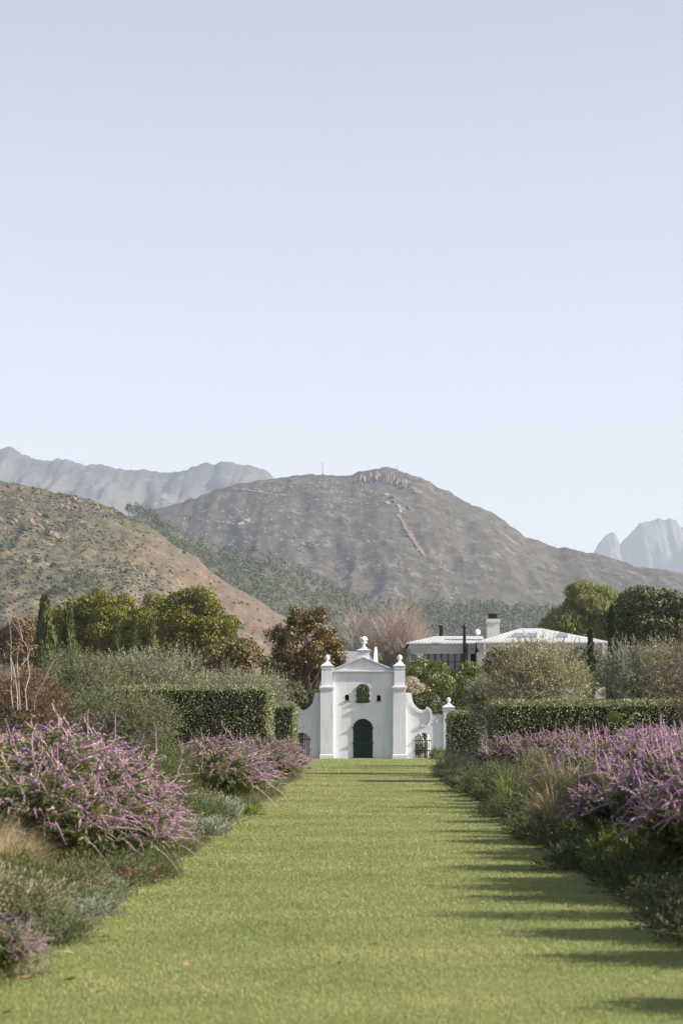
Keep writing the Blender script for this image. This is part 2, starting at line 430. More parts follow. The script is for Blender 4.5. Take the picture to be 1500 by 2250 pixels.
hill('far_mountain', [(-500, 940), (-150, 985), (-40, 1000), (0, 992), (22, 986), (45, 1000), (70, 1005), (95, 1010), (125, 1007), (150, 1010), (180, 1020), (215, 1024), (250, 1022), (280, 1026), (320, 1032), (360, 1035), (400, 1036), (440, 1031), (480, 1021), (500, 1017), (545, 1017), (565, 1022), (585, 1031), (605, 1050), (640, 1085), (700, 1130), (800, 1200), (950, 1300)],
     7200, 2300, M['hill_far'], 3, 26, jag=6, gully=60, ridge_rough=4, nx=260, nt_=75, power=.85)
hill('distant_peak', [(1180, 1330), (1260, 1290), (1290, 1250), (1300, 1216), (1315, 1192), (1330, 1179), (1345, 1170), (1352, 1175), (1360, 1196), (1366, 1188), (1385, 1170), (1405, 1150), (1430, 1143), (1445, 1140), (1460, 1146), (1470, 1141), (1485, 1144), (1500, 1160), (1560, 1175), (1650, 1230), (1800, 1300)],
     12000, 1700, M['hill_peak'], 9, 45, jag=5, gully=80, ridge_rough=0, nx=260, nt_=60, power=.8, back=.6)
hill('hill', [(100, 1190), (250, 1150), (330, 1122), (355, 1112), (400, 1100), (470, 1080), (520, 1068), (560, 1058), (600, 1049), (640, 1042), (690, 1037), (720, 1040), (760, 1042), (790, 1040), (820, 1034), (842, 1029), (870, 1036), (900, 1044), (930, 1053), (960, 1068), (1000, 1088), (1050, 1110), (1090, 1133), (1120, 1158), (1160, 1185), (1200, 1204), (1225, 1212), (1240, 1207), (1262, 1207), (1290, 1217), (1310, 1221), (1350, 1232), (1400, 1245), (1450, 1252), (1500, 1260), (1600, 1285), (1900, 1340)],
     3800, 1150, M['hill_mid'], 21, 7, jag=2.5, gully=7, ridge_rough=2.5, nx=430, nt_=115, power=.9)
hill('wooded_hill', [(120, 1130), (250, 1138), (340, 1155), (400, 1180), (450, 1196), (500, 1212), (560, 1212), (600, 1232), (650, 1254), (700, 1278), (760, 1306), (820, 1324), (870, 1331), (950, 1334), (1050, 1334), (1150, 1340), (1220, 1344), (1350, 1352), (1500, 1356), (1800, 1370)],
     2300, 700, M['hill_wood'], 33, 3, gully=4, ridge_rough=1, nx=150, nt_=40, power=1.0)
hill('near_hill', [(-400, 985), (-100, 1030), (0, 1056), (40, 1067), (80, 1073), (120, 1081), (160, 1087), (200, 1097), (240, 1111), (270, 1126), (300, 1142), (340, 1162), (365, 1182), (380, 1196), (430, 1222), (460, 1257), (520, 1292), (600, 1336), (640, 1356), (720, 1400), (800, 1450)],
     1500, 560, M['hill_near'], 41, 3, gully=4, ridge_rough=1.2, nx=330, nt_=105, power=.95)

# low-poly lumps used for scrub, boulders
ICO_V = None
bm = bmesh.new(); bmesh.ops.create_icosphere(bm, subdivisions=1, radius=1)
ICO_V = np.array([v.co[:] for v in bm.verts]); ICO_F = np.array([[v.index for v in f.verts] for f in bm.faces]); bm.free()
def lumps(C, r, squash=(.55, .9), jit=.28):
    n = len(C); k = len(ICO_V)
    V = ICO_V[None]*(1+rng.normal(0, jit, (n, k, 1)))
    V = V*r[:, None, None]*np.stack([rng.uniform(.8, 1.3, n), rng.uniform(.8, 1.3, n), rng.uniform(*squash, n)], 1)[:, None, :]
    V = V+C[:, None, :]
    Fq = (ICO_F[None]+np.arange(n)[:, None, None]*k).reshape(-1, 3)
    return V.reshape(-1, 3), Fq
M['scrub'] = leaf_mat('scrub', [(.038, .045, .024), (.060, .066, .034), (.085, .086, .048), (.11, .10, .062)], 0, .9, .1)
M['boulder'] = plain('sandstone', (.15, .108, .082), .95, .35, .25, .9)
M['grey_rock'] = plain('grey_rock', (.15, .135, .12), .95, .35, .06, .9)

pts = hill_points('near_hill', 34000, .15, 1.0)
sx, sy = screen(pts)
dens = .55+.45*fbm(pts[:, 0], pts[:, 1], 77, 4, .02)-np.clip((sx-280)/260, 0, .75)*(sy > 1120)
keep = (rng.random(len(pts)) < np.clip(dens, .06, 1)) & (sx > -120) & (sx < 760)
pts = pts[keep]; r_ = rng.uniform(.25, .85, len(pts))*rng.choice([1, 1, 1.7], len(pts))
V, Fq = lumps(pts+np.array((0, 0, .2)), r_)
link('hillside_scrub', np_mesh('hillside_scrub', V, [Fq], [M['scrub']]), kind='stuff')
pts = hill_points('hill', 12000, .2, .97); sx, sy = screen(pts)
keep = (rng.random(len(pts)) < np.clip(.25+.5*fbm(pts[:, 0], pts[:, 1], 78, 4, .008), .02, 1)) & (sx > 330) & (sx < 1560)
pts = pts[keep]; V, Fq = lumps(pts, rng.uniform(.8, 2.6, len(pts)))
link('loose_rock', np_mesh('loose_rock', V, [Fq], [M['grey_rock']]), kind='stuff')

# boulders of the sandstone outcrops on the near hill (parts of the hill)
V, Fq = lumps(np.zeros((1, 3)), np.ones(1), (.7, .8), .22); boulder_me = np_mesh('rock', V, [Fq], [M['boulder']])
V, Fq = lumps(np.zeros((1, 3)), np.ones(1), (.7, .8), .25); boulder_me2 = np_mesh('rock', V, [Fq], [M['grey_rock']])
for (bx0, by0, spread, n, sz) in ((95, 1140, 26, 9, 3.6), (20, 1145, 22, 7, 3.8), (180, 1112, 30, 10, 2.8), (150, 1120, 22, 6, 3), (105, 1175, 10, 5, 3.6), (75, 1150, 14, 5, 3.4), (240, 1128, 20, 7, 2.6), (60, 1105, 40, 8, 2.0), (280, 1140, 14, 5, 2.0), (170, 1165, 40, 5, 1.7), (120, 1098, 60, 12, 1.8), (30, 1090, 40, 10, 2.0), (210, 1150, 50, 10, 1.5), (50, 1180, 40, 8, 1.8)):
    for _ in range(n):
        p = on_hill('near_hill', bx0+R.gauss(0, spread*.6), by0+R.gauss(0, spread*.22))
        o = link('rock', R.choice([boulder_me, boulder_me, boulder_me2]), HILLS['near_hill']['obj'], p)
        s = sz*R.uniform(.3, .95); o.scale = (s*R.uniform(.7, 1.2), s, s*R.uniform(.7, 1.2)); o.rotation_euler = (R.uniform(-.3, .3), R.uniform(-.3, .3), R.uniform(0, 6.3))
# the cliff band under the summit of the far brown hill
for i in range(34):
    px = 792+i*3.3; p = on_hill('hill', px, 1058+max(0, (px-850))*.25+R.uniform(-3, 3))
    o = link('rock', boulder_me2, HILLS['hill']['obj'], p); s = R.uniform(4, 7)
    o.scale = (s*.7, s, s*R.uniform(1.8, 2.8)); o.rotation_euler = (0, 0, R.uniform(0, 6))
for (bx0, by0, n) in ((905, 1072, 5), (975, 1080, 4), (860, 1095, 5), (880, 1115, 4), (540, 1155, 6), (680, 1195, 5), (500, 1150, 4)):
    for _ in range(n):
        p = on_hill('hill', bx0+R.gauss(0, 12), by0+R.gauss(0, 5)); o = link('rock', boulder_me2, HILLS['hill']['obj'], p)
        s = R.uniform(3, 6); o.scale = (s*1.2, s, s*.9); o.rotation_euler = (0, 0, R.uniform(0, 6))

# tracks cut in the hill
M['track'] = plain('orange_earth', (.185, .122, .082), .95, .25, .04)
M['pale_track'] = plain('pale_track', (.26, .23, .195), .95, .15, .04)
def track(pxs, w, mat, lift=1.6, hl='hill', n=40, wig=1.0):
    pr = np.array(pxs, float); s = np.linspace(0, len(pr)-1, n)
    px = np.interp(s, range(len(pr)), pr[:, 0]); py = np.interp(s, range(len(pr)), pr[:, 1])
    Cn = np.array([on_hill(hl, a+R.uniform(-wig, wig), b+R.uniform(-wig, wig)*.5) for a, b in zip(px, py)])
    Cn[1:-1] = (Cn[:-2]+Cn[1:-1]*2+Cn[2:])/4
    T = unit(np.gradient(Cn, axis=0)); Sd = unit(np.cross(T, np.array((0, -.55, .83))))
    ww = w*rng.uniform(.15, 1.4, n)[:, None]
    V = np.concatenate([Cn+Sd*ww/2+np.array((0, -.8, lift)), Cn-Sd*ww/2+np.array((0, -.8, lift))])
    Fq = [(i, i+1, n+i+1, n+i) for i in range(n-1)]
    link('dirt_track', np_mesh('dirt_track', V, [Fq], [mat]), kind='structure')
track([(512, 1075), (545, 1079), (580, 1086), (650, 1093)], 2.6, M['pale_track'], 2.2)
track([(875, 1134), (893, 1165), (912, 1195), (934, 1226)], 5.5, M['track'], 2.4, n=26)
track([(940, 1226), (1000, 1224), (1060, 1224)], 1.6, M['track'], 1.2, n=26, wig=2)
track([(1100, 1226), (1150, 1228), (1230, 1236)], 1.6, M['track'], 1.2, n=26, wig=2)

# ------------------------------------------------------------------ far woods and hillside trees
M['wood_leaf'] = leaf_mat('wood_leaf', [(.034, .048, .020), (.060, .080, .030), (.09, .108, .042), (.125, .125, .055)], .1, .7, .15)
def tree_cloud(base, hgt, rad, nleaf, size, low=.15):
    """many small trees: leaf-clump faces gathered in tall crowns"""
    n = len(base); d = rdir(n*nleaf).reshape(n, nleaf, 3); t = rng.uniform(.55, 1.05, (n, nleaf, 1))
    zc = (hgt*(1+low)/2)[:, None, None]; rz = (hgt*(1-low)/2)[:, None, None]
    q = d*t
    taper = 1-.45*np.clip(q[..., 2:3], -1, 1)
    p = base[:, None, :]+np.concatenate([q[..., :2]*rad[:, None, None]*taper, zc+q[..., 2:3]*rz], 2)
    p = p.reshape(-1, 3); nn = unit(d.reshape(-1, 3)+rng.normal(0, .5, (n*nleaf, 3)))
    U = np.cross(nn, rdir(len(p)))
    return leaves(p, U, nn, rng.uniform(.7, 1.3, len(p))*size, rng.uniform(.6, 1.0, len(p))*size, 0, .5)
pts = hill_points('wooded_hill', 9500, .02, 1.0); sx, sy = screen(pts)
keep = (sx > 300) & (sx < 1560) & (rng.random(len(pts)) < np.clip(.86+.5*fbm(pts[:, 0], pts[:, 1], 5, 3, .02), .25, 1))
pts = pts[keep]; n = len(pts)
V, Fq = tree_cloud(pts, rng.uniform(6, 11, n), rng.uniform(2.0, 4.0, n), 23, 1.9)
link('far_wood', np_mesh('far_wood', V, [Fq], [M['wood_leaf']]), kind='stuff')

def simple_tree(name, label, cat, group, base, H, rad, mat, nleaf=160, size=1.0, low=.25, trunk=.22, tm='bark'):
    t = thing(name, label, cat, base, group=group)
    V, Fq = tree_cloud(np.zeros((1, 3)), np.array([H]), np.array([rad]), nleaf, size, low)
    link('crown', np_mesh('crown', V, [Fq], [mat]), t)
    pth = np.array([[(0, 0, -.5), (R.uniform(-.3, .3), 0, H*.3), (R.uniform(-.6, .6), 0, H*.8)]]); V, Fq = tubes(pth, np.array([[trunk, trunk*.8, trunk*.3]]), 6)
    link('trunk', np_mesh('trunk', V, [Fq], [M[tm]]), t)
    return t
for (px, py, hpx, rpx) in ((285, 1140, 38, 9), (298, 1146, 42, 11), (311, 1152, 44, 11), (322, 1156, 44, 12), (334, 1160, 46, 12), (346, 1164, 40, 10), (355, 1168, 32, 9)):
    b = on_hill('near_hill', px, py); k = b[1]/F
    simple_tree('gum_tree', 'tall dark gum tree in the clump on the hill shoulder beside the bare slope', 'tree', 'gum trees on the hill shoulder', b, hpx*k, rpx*k, M['wood_leaf'], 170, .9, .35)
for (px, py, hpx, rpx) in ((150, 1300, 52, 13), (163, 1303, 60, 16), (178, 1304, 62, 17), (193, 1303, 58, 16), (206, 1302, 56, 15), (218, 1300, 48, 12)):
    b = on_hill('near_hill', px, py+8); k = b[1]/F
    simple_tree('gum_tree', 'gum tree in the isolated grove low on the scrub hillside', 'tree', 'gum trees low on the scrub hillside', b, hpx*k, rpx*k, M['wood_leaf'], 190, .8, .2)
# radio masts on the summit
def mast(px, py, hm, label):
    b = on_hill('hill', px, py); t = thing('radio_mast', label, 'mast', b)
    m = MB()
    for a in range(3):
        c, s_ = math.cos(a*2.09), math.sin(a*2.09)
        V, Fq = tubes(np.array([[(c*1.1, s_*1.1, -4), (c*.35, s_*.35, hm)]]), np.full((1, 2), .28), 4); m.add(V, [Fq])
    m.build('lattice', M['pale_track'], t)
    MB().box(-1.5, 1.5, -1.5, 1.5, -3, 2.2).build('base_hut', M['pale_track'], t)
mast(709, 1040, 20, 'thin tall radio mast on the long flat hilltop')
mast(872, 1038, 9, 'short radio mast beside the rocky summit cliff')

# ------------------------------------------------------------------ white gateway
GD = 126.8; GS = F/GD
def gx(px): return (px-CX)/GS
def gz(py): return max(0, (1667-py)/GS)
gate = thing('garden_gateway', 'tall white plastered gateway with gable, pillars and scrolled wings at the end of the lawn', 'gateway', (0, GD, 0))
PW = 'plaster'
# centre panel with door, window and niche openings
def cpx(x0, x1, yt, ys, yb): return arch(gx(x0), gx(x1), gz(yb)-(.05 if yb >= 1667 else 0), gz(ys), gz(yt))
door_o = [(gx(775.3), -.06), (gx(818.7), -.06)]+[(gx(797)+(gx(818.7)-gx(775.3))/2*math.cos(t), gz(1599)+(gz(1579)-gz(1599))*math.sin(t)) for t in np.linspace(0, math.pi, 16)]
outer = [(gx(731), -.06), (gx(775.3), -.06)]+[p for p in reversed(door_o[2:])]+[(gx(818.7), -.06), (gx(864), -.06), (gx(864), gz(1472)), (gx(731), gz(1472))]
win_o = cpx(783, 811, 1502, 1513, 1545)
nl = cpx(757.8, 766.6, 1526, 1530.5, 1539); nr = cpx(827.4, 836.2, 1527, 1531.5, 1539.6)
prism(outer, [win_o, nl, nr], 0.0, .6, M[PW], 'wall', gate)
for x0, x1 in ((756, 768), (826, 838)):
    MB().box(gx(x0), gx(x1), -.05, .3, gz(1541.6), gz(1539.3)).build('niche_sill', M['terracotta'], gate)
    MB().box(gx(x0), gx(x1), .40, .45, gz(1541), gz(1525)).build('niche_shade', M['painted_shade'], gate)  # dark panel paints the shade of the niche interior
# pediment: raking gable with raised edges, cornice
prism([(gx(731), gz(1472)-.02), (gx(864.5), gz(1472)-.02), (gx(797), gz(1445))], [], .05, .55, M[PW], 'pediment', gate)
for sgn, xe in ((1, 731), (-1, 864.5)):
    prism([(gx(xe-3*sgn), gz(1473.3)), (gx(797), gz(1444.6)), (gx(797), gz(1442.4)), (gx(xe-4*sgn), gz(1471.2))], [], -.08 if sgn > 0 else -.082, .6, M[PW], 'raking_moulding', gate)
MB().box(gx(730), gx(866), -.13, .05, gz(1476), gz(1473.4)).box(gx(731), gx(865), -.06, .05, gz(1478.2), gz(1475.9)).build('cornice', M[PW], gate)
# plinth and urn on the gable top
m = MB(); m.box(gx(785.5), gx(811.5), .02, .58, gz(1455), gz(1431)).frustum(gx(783.5), gx(813.5), -.03, .63, gz(1431.2), gz(1428), -.02).frustum(gx(783), gx(814), -.05, .66, gz(1428), gz(1424), .30)
m.build('plinth', M[PW], gate)
def finial(px, ybase, ytop, yc, name='finial', sc=1.0):
    H = gz(ytop)-gz(ybase); r = H*.31
    prof = [(r*1.25, -.03), (r*1.3, .06*H), (r*.75, .13*H), (r*.62, .2*H), (r*.42, .28*H), (r*.45, .36*H), (r*.8, .46*H), (r*1.0, .58*H), (r*.95, .72*H), (r*.7, .87*H), (r*.3, .97*H), (.004, H)]
    m = MB().lathe(prof, (gx(px), yc, gz(ybase)), 14)
    m.build(name, M[PW], gate, smooth=True)
cb = (gx(798.5), .3, gz(1424.5)); m = MB()
m.lathe([(.16, -.05), (.17, .05), (.10, .09), (.07, .17), (.09, .24), (.17, .29), (.19, .33), (.12, .36), (.01, .37)], cb, 16)
urn = m.build('urn', M[PW], gate, smooth=True)
C = []; rr = []
for i in range(26):
    d = rdir(1)[0]; C.append((cb[0]+d[0]*.15, cb[1]+d[1]*.15, cb[2]+.47+d[2]*.13)); rr.append(R.uniform(.05, .085))
C.append((cb[0], cb[1], cb[2]+.45)); rr.append(.15)
V, Fq = lumps(np.array(C), np.array(rr), (.9, 1.1), .12)
link('carved_bouquet', np_mesh('carved_bouquet', V, [Fq], [M[PW]], smooth=True), urn)
# pillars
def pillar(x0, x1, lab=None):
    c = (x0+x1)/2; y0, y1 = -.31, .66
    MB().box(gx(x0-1.6), gx(x1+1.6), y0-.04, y1+.04, -.06, gz(1659)).frustum(gx(x0-1.6), gx(x1+1.6), y0-.04, y1+.04, gz(1659), gz(1657.3), .035).build('pillar_base', M[PW], gate)
    MB().box(gx(x0), gx(x1), y0, y1, gz(1657.5), gz(1514)).build('pillar_shaft', M[PW], gate)
    MB().box(gx(x0-1), gx(x1+1), y0-.03, y1+.03, gz(1516.5), gz(1512.5)).box(gx(x0-2.3), gx(x1+2.3), y0-.06, y1+.06, gz(1512.6), gz(1508.6)).frustum(gx(x0-2.2), gx(x1+2.2), y0-.057, y1+.057, gz(1508.6), gz(1507.4), .05).build('pillar_ledge', M[PW], gate)
    MB().box(gx(x0+2.2), gx(x1-1.6), y0+.14, y1-.1, gz(1508), gz(1468)).build('upper_shaft', M[PW], gate)
    MB().box(gx(x0+1.6), gx(x1-1), y0+.12, y1-.08, gz(1470), gz(1467)).frustum(gx(x0+1.4), gx(x1-.8), y0+.115, y1-.075, gz(1467.1), gz(1462.5), -.03).frustum(gx(x0+.4), gx(x1+.2), y0+.09, y1-.05, gz(1462.5), gz(1456), .24).build('pillar_cap', M[PW], gate)
    finial(c+.4, 1457, 1438, (y0+y1)/2+.02)
pillar(704, 732); pillar(863, 891)
# scrolled wings
wr = [(890.5, 1522.5), (904, 1522.5), (904.6, 1530), (906, 1538), (909, 1546), (914, 1552.5), (920, 1557.5), (927, 1560.2), (932, 1559.6), (935.5, 1556.8), (937.2, 1551.6), (941, 1554), (945, 1559), (948.3, 1565), (949.8, 1571.2), (975, 1571.2)]
sg_r = (911.5, 945, 1610, 1623)
def wing(mir):
    f = (lambda p: 1594.6-p) if mir else (lambda p: p)
    a0, a1 = sorted((f(sg_r[0]), f(sg_r[1]))) if not mir else (646.5, 680.5)
    op = [(gx((a0+a1)/2)+(gx(a1)-gx(a0))/2*math.cos(t), gz(sg_r[3])+(gz(sg_r[2])-gz(sg_r[3]))*math.sin(t)) for t in np.linspace(0, math.pi, 14)]
    top = [(gx(f(p)), gz(q)) for p, q in wr]
    if mir: top = top[::-1]
    # bottom edge runs around the gate opening
    xl, xr = (top[0][0], top[-1][0])
    out = top+[(xr, -.06), (gx(a1), -.06)]+op+[(gx(a0), -.06), (xl, -.06)]
    prism(out, [], .06, .46, M[PW], 'wing_wall', gate)
    # raised band under the concave edge, big scroll, small volute
    def band(pts, w, y, name, taper=False):
        pr = np.array([(gx(f(p)), gz(q)) for p, q in pts]); T = unit(np.gradient(pr, axis=0)); Nn = np.stack([-T[:, 1], T[:, 0]], 1)
        ww = np.full(len(pr), w/GS/2)
        if taper: ww *= np.linspace(1, .35, len(pr))
        A = pr+Nn*ww[:, None]; B = pr-Nn*ww[:, None]
        m = MB(); k = len(pr)
        V = [(p[0], y0_, p[1]) for y0_ in (y, .1) for p in np.concatenate([A, B])]
        Fq = []
        for i in range(k-1):
            Fq += [(i, i+1, k+i+1, k+i), (i, 2*k+i, 2*k+i+1, i+1), (k+i, k+i+1, 3*k+i+1, 3*k+i)]
        Fq += [(0, k, 3*k, 2*k), (k-1, 3*k-1, 4*k-1, 2*k-1)]
        m.add(V, [Fq]).build(name, M[PW], gate)
    inner = [(897.5, 1524), (898.2, 1532), (900.2, 1540.5), (904, 1549), (910, 1556.5), (917.5, 1562.3), (926, 1565.6), (933, 1565.2), (938.5, 1562)]
    band(inner, 5.5, .02, 'edge_moulding')
    big = [(941, 1556.5), (944.8, 1562), (947.2, 1570), (947.2, 1578), (944.5, 1586.5), (939.8, 1593), (933.5, 1596.2), (928, 1596), (924.5, 1592.5)]
    band(big, 6, -.02, 'scroll', True)
    sp = [(962+(11.4-1.35*t)*math.cos(1.5708*2-t*1.05), 1583-(11.4-1.35*t)*math.sin(1.5708*2-t*1.05)) for t in np.linspace(0, 7.2, 34)]
    band(sp, 2.6, .02, 'volute')
    MB().box(*sorted((gx(f(950.5)), gx(f(973.5)))), .02, .5, gz(1571.4), gz(1570)).build('coping', M[PW], gate)
    # end pier
    a, b = sorted((gx(f(974)), gx(f(996))))
    MB().box(a, b, -.02, .52, -.06, gz(1558)).build('pier', M[PW], gate)
    MB().box(a-.03, b+.03, -.05, .55, gz(1561.5), gz(1557.6)).frustum(a-.02, b+.02, -.045, .545, gz(1557.6), gz(1553.6), -.06).frustum(a-.08, b+.08, -.10, .60, gz(1553.6), gz(1547.5), .24).build('pier_cap', M[PW], gate)
    finial(f(985), 1548, 1532, .25)
wing(False); wing(True)
# timber gates: slats and cross bars are each their own piece
def slat_gate(name, x0, x1, spring, top, y, n, bars, parent, back=False, ext=1.8, arched=True, bottom=1667.0, sw=.62, z0=.03):
    g_ = link(name, None, parent); c, r = (x0+x1)/2, (x1-x0)/2
    pitch = (x1-x0)/n
    for i in range(n):
        xc = x0+pitch*(i+.5); s_ = (xc-c)/r
        zt = gz(spring)+(gz(top)-gz(spring))*math.sqrt(max(0, 1-s_*s_)) if arched else gz(top)
        MB().box(gx(xc-pitch*sw/2), gx(xc+pitch*sw/2), y, y+.035, gz(bottom)+z0, zt-.03).build('slat', M['green_paint'], g_)
    for q in bars:
        MB().box(gx(x0-ext), gx(x1+ext), y-.05, y-.002, gz(q+1.1), gz(q-1.1)).build('crossbar', M['green_paint'], g_)
        for xx in (x0-ext, x1+ext-1.2):
            MB().box(gx(xx), gx(xx+1.2), y-.055, y+.1, gz(q+2.6), gz(q-.9)).build('hinge_strap', M['black_metal'], g_)
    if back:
        MB().box(gx(x0), gx(x1), y+.09, y+.13, .02, gz(spring)+.02).add([(gx(c)+(gx(x1)-gx(x0))/2*math.cos(t), y+.10, gz(spring)+(gz(top)-gz(spring))*math.sin(t)) for t in np.linspace(0, math.pi, 16)], [[tuple(range(16))]]).build('door_shade_board', M['painted_shade'], g_)  # added dark board paints the shade seen between the slats
    return g_
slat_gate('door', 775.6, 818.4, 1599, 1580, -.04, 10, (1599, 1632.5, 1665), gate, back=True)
slat_gate('window_grille', 783.2, 810.8, 1513, 1503, -.04, 7, (1516, 1528, 1540), gate, bottom=1545, sw=.55)
slat_gate('side_gate', 912, 944.6, 1623, 1611, .03, 8, (1627, 1649), gate, sw=.42)
slat_gate('side_gate', 646.8, 680.3, 1623, 1611, .03, 8, (1624.5, 1646.5), gate, sw=.42)

# sunlit and shaded garden walls in the court behind the side gates
w_ = thing('court_wall', 'low sunlit white courtyard wall seen through the right side gate', 'wall', (4.4, 136, 0), math.radians(52))
MB().box(-3.5, 3.5, -.15, .15, -.1, 1.9).build('wall_panel', M['plaster'], w_); MB().box(-3.55, 3.55, -.2, .2, 1.9, 2.0).build('coping', M['plaster'], w_)
w_ = thing('court_wall', 'shaded white courtyard wall seen through the left side gate', 'wall', (-4.4, 139, 0), math.radians(-8))
MB().box(-3.5, 3.5, -.15, .15, -.1, 1.9).build('wall_panel', M['plaster'], w_); MB().box(-3.55, 3.55, -.2, .2, 1.9, 2.0).build('coping', M['plaster'], w_)

# ------------------------------------------------------------------ white gabled building behind the gateway
BD = 152.0; BS = F/BD
def bx(px): return (px-CX)/BS
def bz(py): return CZ+(HY-py)/BS
M['slate'] = plain('grey_roof', (.20, .22, .24), .7, .15, 4)
bh = thing('gabled_house', 'white gabled house with pale grey roof rising just behind the gateway gable', 'house', (0, BD, 0), math.radians(-2.2))
MB().box(bx(655), bx(822), 0, 7, -.1, bz(1462)).build('wall', M['plaster'], bh)
rz0, rz1 = bz(1462), bz(1427)
m = MB(); m.add([(bx(650), -.4, rz0-.1), (bx(820), -.4, rz0-.1), (bx(820), 3.5, rz1), (bx(650), 3.5, rz1), (bx(650), 7.4, rz0-.1), (bx(820), 7.4, rz0-.1)], [[(0, 1, 2, 3), (3, 2, 5, 4)]])
m.build('roof', M['slate'], bh)
# stepped, curved gable parapet at the sunny end
gp = [(-.7, 0), (7.7, 0), (7.7, rz0*.93), (6.9, rz0+.1), (5.6, rz0+.45), (4.6, rz1-.15), (4.0, rz1+.1), (3.5, rz1+.28), (3.0, rz1+.1), (2.4, rz1-.15), (1.4, rz0+.45), (.1, rz0+.1), (-.7, rz0*.93)]
o = prism(gp, [], -.06, .06, M['plaster'], 'gable', bh); o.rotation_euler = (0, 0, math.pi/2); o.location = (bx(821), 0, 0)

# ------------------------------------------------------------------ flat-fronted house with hipped metal roof
HD = 165.0; HS = F/HD
def hx(px): return (px-CX)/HS
def hz_(py): return CZ+(HY-py)/HS
def roof_mat():
    m, nt, b = new_mat('corrugated_roof'); p = pos(nt)
    wv = nt.nodes.new('ShaderNodeTexWave'); wv.wave_type = 'BANDS'; wv.bands_direction = 'X'; wv.inputs['Scale'].default_value = 3.2; wv.inputs['Distortion'].default_value = 0
    nt.links.new(p, wv.inputs['Vector']); bump(nt, b, wv.outputs[1], 1.0, .09)
    n = noise(nt, .8, 4, .6, p); r = ramp(nt, [(.3, (.52, .53, .55)), (.7, (.64, .65, .67))]); nt.links.new(n.outputs[0], r.inputs[0]); nt.links.new(r.outputs[0], b.inputs['Base Color'])
    b.inputs['Roughness'].default_value = .45; return m
M['metal_roof'] = roof_mat()
M['panel'] = plain('solar_panel', (.16, .19, .235), .25, .1, 2)
ho = thing('villa', 'pale grey villa with white hipped metal roof, chimney and flue pipes behind the shrubs', 'house', (0, HD, 0))
zE = hz_(1412)
# walls: left wing, recess, right block
MB().box(hx(903), hx(1036), .5, 9, -.1, hz_(1434)).build('wall', M['house_wall'], ho)
MB().box(hx(1046), hx(1326), -1.2, 9.4, -.1, hz_(1434)).build('wall', M['house_wall'], ho)
# stepped entablature
for (a, b2, y0) in ((897, 1044.5, 0.05), (1045, 1330, -1.6)):
    MB().box(hx(a+6), hx(b2-1), y0+.25, y0+9, hz_(1436), hz_(1430)).box(hx(a+4), hx(b2-.6), y0+.15, y0+9.1, hz_(1429.9), hz_(1425)).box(hx(a+1.5), hx(b2), y0+.05, y0+9.2, hz_(1424.9), hz_(1415)).build('entablature', M['house_trim'], ho)
    MB().box(hx(a-2), hx(b2+1), y0-.12, y0+.04, hz_(1415), hz_(1412)).build('gutter', M['house_wall'], ho)
# glazing of the left wing: panes and mullions
for i, (a, b2) in enumerate(zip((929, 941.5, 955.5, 970, 984.5, 999, 1013.3), (941.5, 955.5, 970, 984.5, 999, 1013.3, 1027))):
    for (t_, bt) in ((1436.5, 1454), (1454.5, 1476), (1476.5, 1500)):
        MB().box(hx(a), hx(b2)-.02, .38, .42, hz_(bt), hz_(t_)).build('pane', M['glass'], ho)
    MB().box(hx(b2)-.05, hx(b2)+.03, .30, .372, hz_(1505), hz_(1436.2)).build('mullion', M['black_metal'], ho)
for q in (1454.2, 1476.2): MB().box(hx(929), hx(1027), .31, .376, hz_(q+.6), hz_(q-.6)).build('transom', M['black_metal'], ho)
MB().box(hx(902), hx(913), .38, .44, hz_(1480), hz_(1436.5)).build('pane', M['glass'], ho)
for (a, b2) in ((915, 928.5),):
    MB().box(hx(a), hx(b2), -.1, .36, -.1, hz_(1441)).box(hx(a-1.3), hx(b2+1.3), -.16, .37, hz_(1441), hz_(1436.3)).build('column', M['house_wall'], ho)
MB().box(hx(1028), hx(1033), 0.2, .48, -.1, hz_(1436.5)).build('column', M['house_wall'], ho)
MB().box(hx(1034), hx(1046), .46, .49, hz_(1490), hz_(1432)).build('doorway_shade', M['painted_shade'], ho)  # thin dark sheet paints the shade inside the opening
MB().box(hx(1059.8), hx(1062.6), -1.85, -1.62, 0, hz_(1415)).build('downpipe', M['house_wall'], ho)
MB().box(hx(1317), hx(1320), -1.85, -1.62, 0, hz_(1415)).build('downpipe', M['house_wall'], ho)
# hipped roofs
def hip(x0, x1, y0, y1, ze, xr0, xr1, yr, zr, name='roof'):
    V = [(x0, y0, ze), (x1, y0, ze), (x1, y1, ze), (x0, y1, ze), (xr0, yr, zr), (xr1, yr, zr)]
    V += [(a, b2, c-.1) for a, b2, c in V[:4]]
    m = MB(); m.add(V, [[(0, 1, 5, 4), (2, 3, 4, 5), (0, 6, 7, 1), (1, 7, 8, 2), (2, 8, 9, 3), (3, 9, 6, 0)], [(1, 2, 5), (3, 0, 4)]])
    return m.build(name, M['metal_roof'], ho)
hip(hx(893), hx(1066), -.15, 9.5, zE, hx(960), hx(1066.5), 4.5, hz_(1396)+.12)
rr_ = hip(hx(1043), hx(1333), -1.8, 10.2, zE, hx(1150), hx(1200), 4.2, hz_(1383)+.25)
